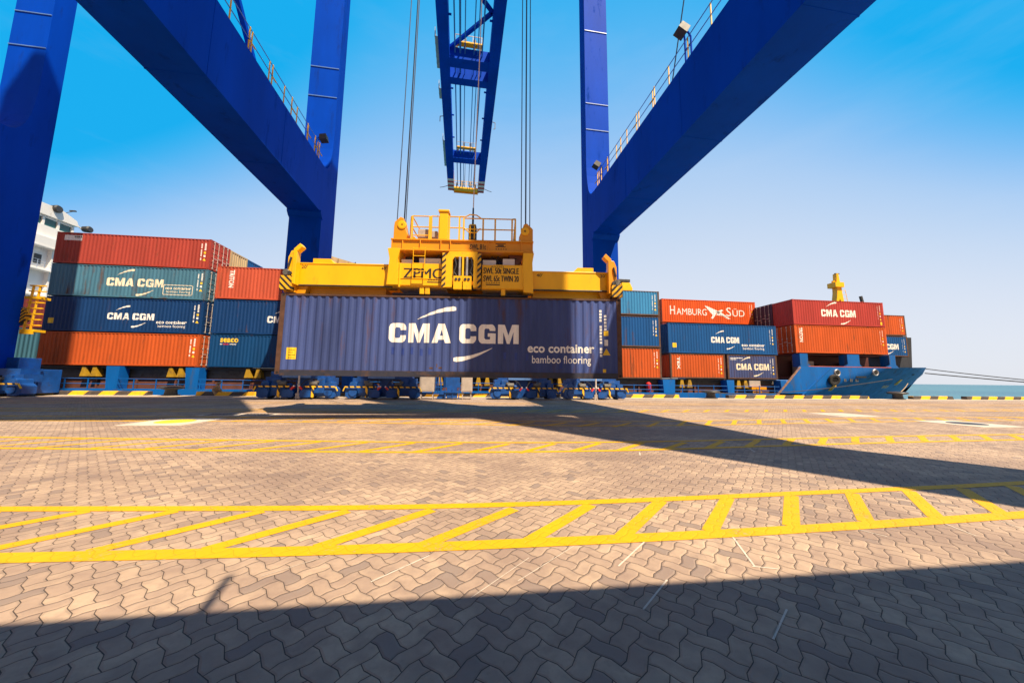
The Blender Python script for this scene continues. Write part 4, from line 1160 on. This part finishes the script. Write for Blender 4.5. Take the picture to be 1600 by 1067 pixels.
# ------------------------------------------------------------------ the ship
def make_ship():
    t = thing('container_ship', 'blue container ship loaded with stacks, moored along the quay behind the crane', 'ship', (0, 31, 0))
    YC = 9.0            # centre line, in ship coordinates (near side at y = -.35)
    HB = YC + .35
    # bow shell: half breadth shrinks toward a raked stem, with flare
    levels = [-3.0, -2.0, -1.0, -.2, .5, 1.2, 1.9, 2.5, 2.95]
    def xe(z): return 54 + 4.0 * (z + 3) / 3 if z < 0 else 58 + 4.0 * (z / 3.5)
    def xs(z): return 33 + 9.6 * max(0, min(1, (z + 3) / 6)) ** 1.5
    def x0(z): return 29.4 + 3.1 * max(0, min(1, (z + .2) / 3.0))
    def hb0(x, z):
        a, e = xs(z), xe(z)
        if x <= a: return HB
        u = (x - a) / (e - a)
        return HB * max(0, 1 - u ** (1.5 + .08 * (z + 3) / 6))
    def hb(x, z):       # flare below a knuckle line that rises toward the stem
        zk = -.2 + 3.1 * max(0, min(1, (x - 33.0) / 10.5)) ** .8
        return max(0, min(hb0(x, z), hb0(x, 3.0) - 1.1 * max(0, zk - z)))
    NS = 44
    b = MB()
    for sd in (-1, 1):
        vs, fs = [], []
        for z in levels:
            for i in range(NS + 1):
                x = x0(z) + (xe(z) - x0(z)) * i / NS
                zz = z + (.62 * max(0, (x - 42) / 20) ** 1.3 if z == levels[-1] else 0)
                vs.append((x, YC + sd * hb(x, z), zz))
        n = NS + 1
        for k in range(len(levels) - 1):
            for i in range(NS): fs.append((k*n+i, k*n+i+1, (k+1)*n+i+1, (k+1)*n+i))
        b.add(vs, fs)
    hull = b.build('bow_hull', M_['ship_blue'], t, True)
    b = MB()                                    # long low midship side
    b.box(-75, 33, -.35, 2*YC + .35, -4, .22)
    b.build('side_hull', M_['ship_blue'], t)
    b = MB()                                    # forecastle deck
    vs = []
    for i in range(NS + 1):
        x = 32.5 + (58 - 32.5) * i / NS; vs.append((x, hb(x, 1.2) - .1))
    poly = [(x, YC - h + .08) for x, h in vs] + [(x, YC + h - .08) for x, h in reversed(vs[:-1])]
    b.prism(poly, 'z', 1.7, 1.9)
    b.build('deck', M_['deck'], t)
    # posts and openings over the bow bulwark
    for a, c in ((32.72, 33.62), (38.15, 39.55), (43.1, 43.85)):
        b = MB(); b.box(a, c, -.33, .5, 2.9, 4.24)
        b.prism([(a - .35, 2.9), (a, 2.9), (a, 3.25)], 'y', -.33, -.1) if a > 34 else None
        b.prism([(c, 2.9), (c + .35, 2.9), (c, 3.25)], 'y', -.33, -.1)
        b.build('container_post', M_['ship_blue'], t)
    b = MB()
    b.box(33.6, 43.2, -.36, -.28, 2.93, 2.99)
    b.build('bulwark_rim', paint('salmon rim', (.45, .10, .07), .6), hull)
    b = MB()
    b.box(32.8, 44.2, 2.4, 2.6, 1.9, 4.25, 0); b.box(32.7, 44, .3, 8, 4.18, 4.27, 0)
    for x0_, x1_, z0, z1, mi in ((34.4, 36.4, 2.3, 3.6, 1), (37.0, 37.7, 2.5, 3.3, 2), (40.2, 41.2, 2.6, 3.5, 1), (42.0, 42.6, 2.4, 3.2, 2)): b.box(x0_, x1_, 1.6, 2.2, z0 - .5, z1, mi)
    b.build('forecastle_wall', [M_['deckred'], M_['greybox'], M_['brown']], t)
    # fairleads, rub bars, marks on the shell
    def on(x, z): return YC - hb(x, z)
    for x, z in ((36.75, 2.35), (41.2, 2.42)):
        b = MB(); y = on(x, z) - .02
        b.lathe([(.22,-.06),(.30,-.10),(.36,-.03),(.36,.05)], (x, y, z), 22, 0, 'y'); b.lathe([(.22,-.065),(.02,-.064)], (x, y, z), 18, 1, 'y')
        b.build('fairlead', [M_['steel'], M_['void']], hull)
    b = MB()
    def barline(p0, p1, w, mi):
        N = 10; pts = [(p0[0] + (p1[0]-p0[0])*i/N, p0[1] + (p1[1]-p0[1])*i/N) for i in range(N + 1)]
        P3 = [Vector((x, on(x, z) - .03, z)) for x, z in pts]
        for a, c in zip(P3[:-1], P3[1:]): b.bar(a, c, w, .1, mi, (0, -1, 0))
    barline((29.5, -.3), (32.6, 2.85), .16, 1); barline((32.4, -.1), (36.1, 2.9), .12, 0)
    b.build('rub_bar', [M_['ship_blue'], paint('worn rub bar', (.30, .16, .10), .7, .4, 4, (.02, .1, .3), .5)], hull)
    b = MB()
    b.box(38.9, 40.1, on(39.5, 2.0) - .02, on(39.5, 2.0) + .1, 1.86, 2.02)
    b.build('side_opening', M_['void'], hull)
    b = MB(); rr = random.Random(4)
    for x in (37.5, 37.65, 38.2, 38.36, 38.9, 39.2, 39.25):
        b.box(x, x + .09, on(x, 1.7) - .012, on(x, 1.7) + .02, 1.45, 1.72 + .1 * rr.random())
    b.build('worn_marks', M_['coam'], hull)
    def facing(x, z, w, h, col, name, d=.03):
        p = Vector((x, on(x, z), z)); px = Vector((x + .3, on(x + .3, z), z)); pz = Vector((x, on(x, z + .2), z + .2))
        ux = (px - p).normalized(); uz = (pz - p).normalized(); n = ux.cross(uz).normalized()
        if n.y > 0: n = -n
        q = MB(); vs = []
        for k in (d, -.02):
            for sx, sz in ((-1,-1),(1,-1),(1,1),(-1,1)): vs.append(p + ux*(sx*w/2) + uz*(sz*h/2) + n*k)
        q.add(vs, [(0,1,2,3),(7,6,5,4),(0,4,5,1),(1,5,6,2),(2,6,7,3),(3,7,4,0)])
        return q.build(name, col, hull)
    for x, z, w, h in ((36.15, .75, .14, .62), (36.5, .75, .14, .62), (36.32, 1.02, .5, .14), (47.8, 1.6, .5, .5), (47.6, 1.35, .14, .5), (48.1, 1.35, .14, .5)):
        facing(x, z, w, h, M_['yellow_b'], 'yellow_bracket', .06)
    for k in range(3): facing(45.6 + .42*k, .95, .30, .42, M_['greybox'], 'draft_mark')
    facing(49.5, 2.35, .9, .14, M_['void'], 'hawse_slot')
    # coaming, stools, pillars and side rail along the open deck
    b = MB()
    b.box(-75, 30.6, .6, 17.4, .2, 1.02, 0); b.box(-75, 30.6, .72, 17.3, 1.02, 1.42, 1); b.box(-75, -9.95, .8, 17.2, 1.4, 1.86, 1)
    b.box(-75, 30.6, .5, 17.5, .98, 1.06, 0)
    for x in [(-74 + 2.9*k) for k in range(36)]: b.box(x, x + .12, .45, .75, .2, 1.0, 0)
    b.build('hatch_coaming', [M_['brown'], M_['coam']], t)
    b = MB(); b.box(-75, -9.9, .25, 17, 1.85, 2.03, 0)
    b.box(11.5, 30.5, .25, 17, 1.42, 1.56, 0); b.box(-9.9, 11.5, .25, 17, 1.42, 1.56, 0)
    b.build('hatch_cover', [M_['dark']], t)
    for x, zt in ((-31.1,1.98),(-30.35,1.98),(-24.8,1.98),(-24.05,1.98),(-18.9,1.98),(-18.1,1.98),(-3.7,1.5),(-2.9,1.5),(.5,1.5),(1.3,1.5),(7.2,1.5),(8.0,1.5),(20.2,1.5),(21.0,1.5),(26.2,1.5),(26.95,1.5)):
        b = MB(); b.prism([(x - .27, zt - .78), (x + .27, zt - .78), (x + .12, zt), (x - .12, zt)], 'y', .1, .6)
        b.build('stool', M_['stool'], t)
    for a, c, zt in ((-29.1,-28.15,2.02),(-23.35,-22.3,1.98),(-11.2,-10.4,1.98),(12.0,12.6,1.44),(17.95,19.2,1.46),(24.55,25.35,1.48),(30.35,31.0,1.5)):
        b = MB(); b.prism([(a, zt), (c, zt), (c - .06, -.2), (a + .14, -.2)], 'y', -.34, .5)
        b.build('pillar', M_['ship_blue'], t)
    b = MB()
    for z in (.55, .95): b.tube((-40, -.3, z + .1), (30.2, -.3, z - .08), .03, None, 6)
    for k in range(44):
        x = -40 + k * 1.62; b.box(x - .03, x + .03, -.33, -.27, .2, .98)
    b.build('side_railing', M_['ship_blue'], t)
    b = MB()
    b.box(27.3, 28.5, .05, .6, .9, 1.45, 0); b.box(27.4, 29.0, -.1, .5, .55, .9, 1)
    for x in (27.5, 28.4): b.box(x, x + .06, -.1, -.02, .05, .6, 1)
    for z in (.1, .25, .4): b.box(27.5, 28.45, -.1, -.04, z, z + .04, 1)
    b.build('deck_winch', [M_['greybox'], M_['orange_y']], t)
    for x in (31.2, 16.8):
        b = MB(); b.lathe([(.22, 0), (.25, .05), (.25, .8), (.1, .95)], (x, .2, .25), 12); b.build('fire_locker', M_['red'], t, True)
    # breakwater
    b = MB(); b.prism([(48.8, 2.0), (52.4, 2.0), (52.9, 6.9), (51.9, 6.9), (51.3, 4.6), (48.8, 4.6)], 'y', 4.2, 14.0)
    b.build('breakwater', cpaint('darkgrey', COLS['darkgrey']), t)
    # foremast
    b = MB(); mx, my = 48.9, 8.7
    b.prism([(mx - 1.25, 9.0), (mx - .85, 9.0), (mx - .42, 11.9), (mx - .05, 12.6), (mx + .30, 11.9), (mx + .42, 9.0), (mx + .95, 9.0), (mx + .42, 13.3), (mx + .36, 14.2), (mx - .30, 14.2), (mx - .34, 13.4)], 'y', my - .25, my + .4)
    b.box(mx - .80, mx + .50, my - .5, my + .6, 14.15, 14.8); b.box(mx - .45, mx - .2, my, my + .3, 14.7, 15.15)
    b.prism([(mx - .22, 14.8), (mx + .30, 14.8), (mx + .14, 16.1), (mx - .14, 16.1)], 'y', my - .2, my + .3)
    b.box(mx - .2, mx + .5, my - .06, my + .06, 16.08, 16.18, 1)
    for x, z0 in ((mx + 1.85, 9), (mx + 1.25, 9)): b.bar((x, my, z0), (x - .65, my, 13.9), .04, .04)
    for k in range(9): b.bar((mx + 1.25 - .075*k, my, 9.4 + .55*k), (mx + 1.85 - .075*k, my, 9.4 + .55*k), .035, .035)
    b.build('foremast', [M_['yellow'], M_['dark']], t)
    b = MB(); b.box(48.95, 49.35, 6.0, 6.3, 10.6, 11.4, 1); b.bar((49.15, 6.1, 11.4), (48.95, 6.1, 12.35), .24, .24, 0); b.box(49.0, 49.3, 6.0, 6.3, 4, 10.6, 1); b.box(50.0, 50.2, 6.0, 6.2, 11.2, 11.5, 0)
    b.build('searchlight', [M_['dark'], M_['orange_y']], t)
    # bridge house aft
    b = MB(); xf = -55
    b.box(xf - 12, xf, 1.0, 19.6, .2, 18.6)
    b.box(xf - 12, xf + .35, .6, 19.9, 18.5, 20.2)                      # wheelhouse front below the panes
    b.box(xf - 12, xf + .15, .6, 19.9, 21.25, 21.55)
    b.prism([(.2, 21.5), (20.3, 21.5), (20.0, 22.2), (18.2, 22.9), (3, 22.9), (.5, 22.3)], 'x', xf - 12, xf + .5)
    for z in (8.0, 11.0, 14.3, 17.3): b.box(xf - 1, xf + .95, .3, 20.2, z, z + .16)
    b.box(xf, xf + .9, .4, 20.1, 17.4, 18.6)
    b.lathe([(.9, 22.6), (1.1, 23.2), (.9, 23.9), (.3, 24.3)], (xf - 2.5, 16.0, 0), 16)
    b.box(xf, xf + .5, 17.9, 18.5, 1, 17.3)
    bh = b.build('bridge_house', M_['white'], t)
    b = MB()
    for k in range(12):
        y0 = .8 + k * 1.59; b.box(xf + .02, xf + .10, y0 + .16, y0 + 1.45, 20.15, 21.27)
    b.box(xf - 11.6, xf - 1, .62, .75, 20.2, 21.25)
    b.build('bridge_window', M_['glass'], bh)
    b = MB()
    for k in range(13): b.box(xf - .1, xf + .25, .72 + k * 1.59, .95 + k * 1.59, 20.1, 21.3)
    b.box(xf - .1, xf + .2, .7, 20.0, 20.02, 20.16); b.box(xf - .1, xf + .2, .7, 20.0, 21.22, 21.36)
    b.build('window_frame', M_['white'], bh)
    b = MB()
    for z in (8.16, 11.16, 14.46):
        for k in range(28): b.box(xf + .88, xf + .92, .4 + k*.72, .44 + k*.72, z, z + 1.1)
        for q in (.4, .75, 1.1): b.box(xf + .88, xf + .92, .3, 20.2, z + q - .03, z + q)
    b.build('deck_railing', paint('grey blue rail', (.30, .38, .52), .5), bh)
    b = MB()
    for y in (16.6, 12.0): b.box(xf + .0, xf + .06, y, y + .7, 15.2, 16.4)
    b.build('porthole', M_['dark'], bh)
    b = MB()
    b.lathe([(.42, -.4), (.5, .3), (.4, .45)], (xf + .4, 17.6, 22.75), 14, 0, 'x'); b.lathe([(.4, -.4), (.46, .3), (.35, .45)], (xf + .6, 21.2, 21.6), 14, 0, 'x')
    b.bar((xf + .2, 19.0, 22.4), (xf + .2, 20.9, 21.5), .12, .12, 1); b.tube((xf + .4, 17.6, 21.8), (xf + .4, 17.6, 22.6), .06)
    b.box(xf + .1, xf + .8, 19.3, 19.5, 23.3, 23.45); b.tube((xf - .5, 18.6, 22.4), (xf + .4, 19.4, 23.3), .04)
    b.tube((xf - 3, 17, 22.6), (xf - 3, 17, 29), .05)
    b.build('searchlight', [M_['dark'], M_['white']], bh)
    return t
ship = make_ship()
def tyre(x, y, z):
    t = MB()
    t.lathe([(.33,-.12),(.40,-.17),(.62,-.17),(.68,-.10),(.68,.10),(.62,.17),(.40,.17),(.33,.12),(.33,-.12)], (0,0,0), 26, 0, 'y')
    o = t.build('tyre_fender', M_['tyre'], None, True); o.scale = (.8, .8, .8); o.location = (x, y, z); o.rotation_euler = (R(10), R(12), R(-8))
    return tag(o, 'old black tyre hanging as a fender on the blue ship bow', 'tyre')
tyre(36.1, 30.42, 1.62)
def rope(pts, sag, r, mat, label):
    b = MB()
    for p, q in zip(pts[:-1], pts[1:]):
        p, q = Vector(p), Vector(q); N = 16; P = []
        for i in range(N + 1):
            u = i / N; v = p.lerp(q, u); v.z -= sag * 4 * u * (1 - u); P.append(v)
        b.path(P, r, 6)
    return tag(b.build('mooring_rope', mat), label, 'rope', 'mooring ropes of the ship')
rope([(58.9, 38.2, 3.3), (71.8, 25.2, .5)], .25, .05, M_['hemp'], 'upper of the two ropes running from the ship tip off to the right')
rope([(58.2, 37.8, 2.7), (71.9, 25.0, .45)], .15, .06, M_['hemp'], 'lower of the two ropes running from the ship tip off to the right')
rope([(42.8, 30.4, 1.75), (29.5, 29.6, .35), (18.9, 25.1, .45)], .12, .035, M_['hemp'], 'thin rope slanting across the blue bow down to the bollard left of it')
rope([(47.85, 32.6, 1.35), (35.7, 25.0, .5)], .1, .03, M_['hemp_l'], 'short tan rope from the yellow bow bracket to the bollard below it')
b = MB(); rr = random.Random(2)
for k in range(7):
    P = [(-17.15 + .18*math.sin(j*.8 + k) + .05*k - .12, 25.2 + .1*math.cos(j + k), .05 + .72 * j / 9 * (.75 + .08*k)) for j in range(10)]
    b.path(P, .055, 6)
tag(b.build('rope_coil', M_['hemp_l']), 'bundle of tan rope hanging at the kerb left of the crane wheels', 'rope')
# pale yellow jib and small yellow machine on the deck behind the containers
t = thing('deck_crane', 'pale yellow sloping crane jib behind the left crane leg', 'deck crane', (-14.5, 36, 0))
b = MB(); b.prism([(-4.5, 13.6), (-.6, 13.75), (3.2, 12.75), (3.2, 11.9), (-4.5, 12.2)], 'y', -.5, .6); b.build('jib', cpaint('beige', COLS['beige']), t)
b = MB(); b.box(-3.9, -2.6, -.5, .6, 1.4, 12.3); b.build('column', cpaint('beige', COLS['beige']), t)
b = MB(); b.tube((2.0, 0, 13.0), (2.0, 0, 13.3), .05); b.build('lamp', M_['dark'], t)
t = thing('hatch_crane_head', 'small yellow machine with a dark top behind the short light blue container', 'machine', (15.6, 34.6, 10.3))
b = MB(); b.box(-1.3, 1.7, -.6, .8, -.2, .35, 0); b.prism([(.0,.3),(1.2,.3),(1.35,.9),(1.05,1.55),(.1,1.55)], 'y', -.5, .6, 0); b.build('body', M_['yellow_b'], t, bevel=.05)
b = MB(); b.box(-.3, 1.05, -.55, .6, 1.6, 1.9); b.box(-1.2, -.2, -.3, .4, .5, .7); b.build('top_cover', M_['dark'], t, bevel=.03)
b = MB(); b.path([(-1.3, -.4, .4), (-1.1, -.4, 1.1), (-.5, -.4, 1.4), (0, -.4, 1.3)], .12, 8); b.path([(-.9, -.45, .3), (-.4, -.5, 1.0), (.0, -.5, .8)], .08, 8); b.build('pipe', M_['orange_y'], t)
b = MB(); b.box(-1.3, 1.7, -.6, .8, -9.0, -.2); b.build('support', M_['dark'], t)
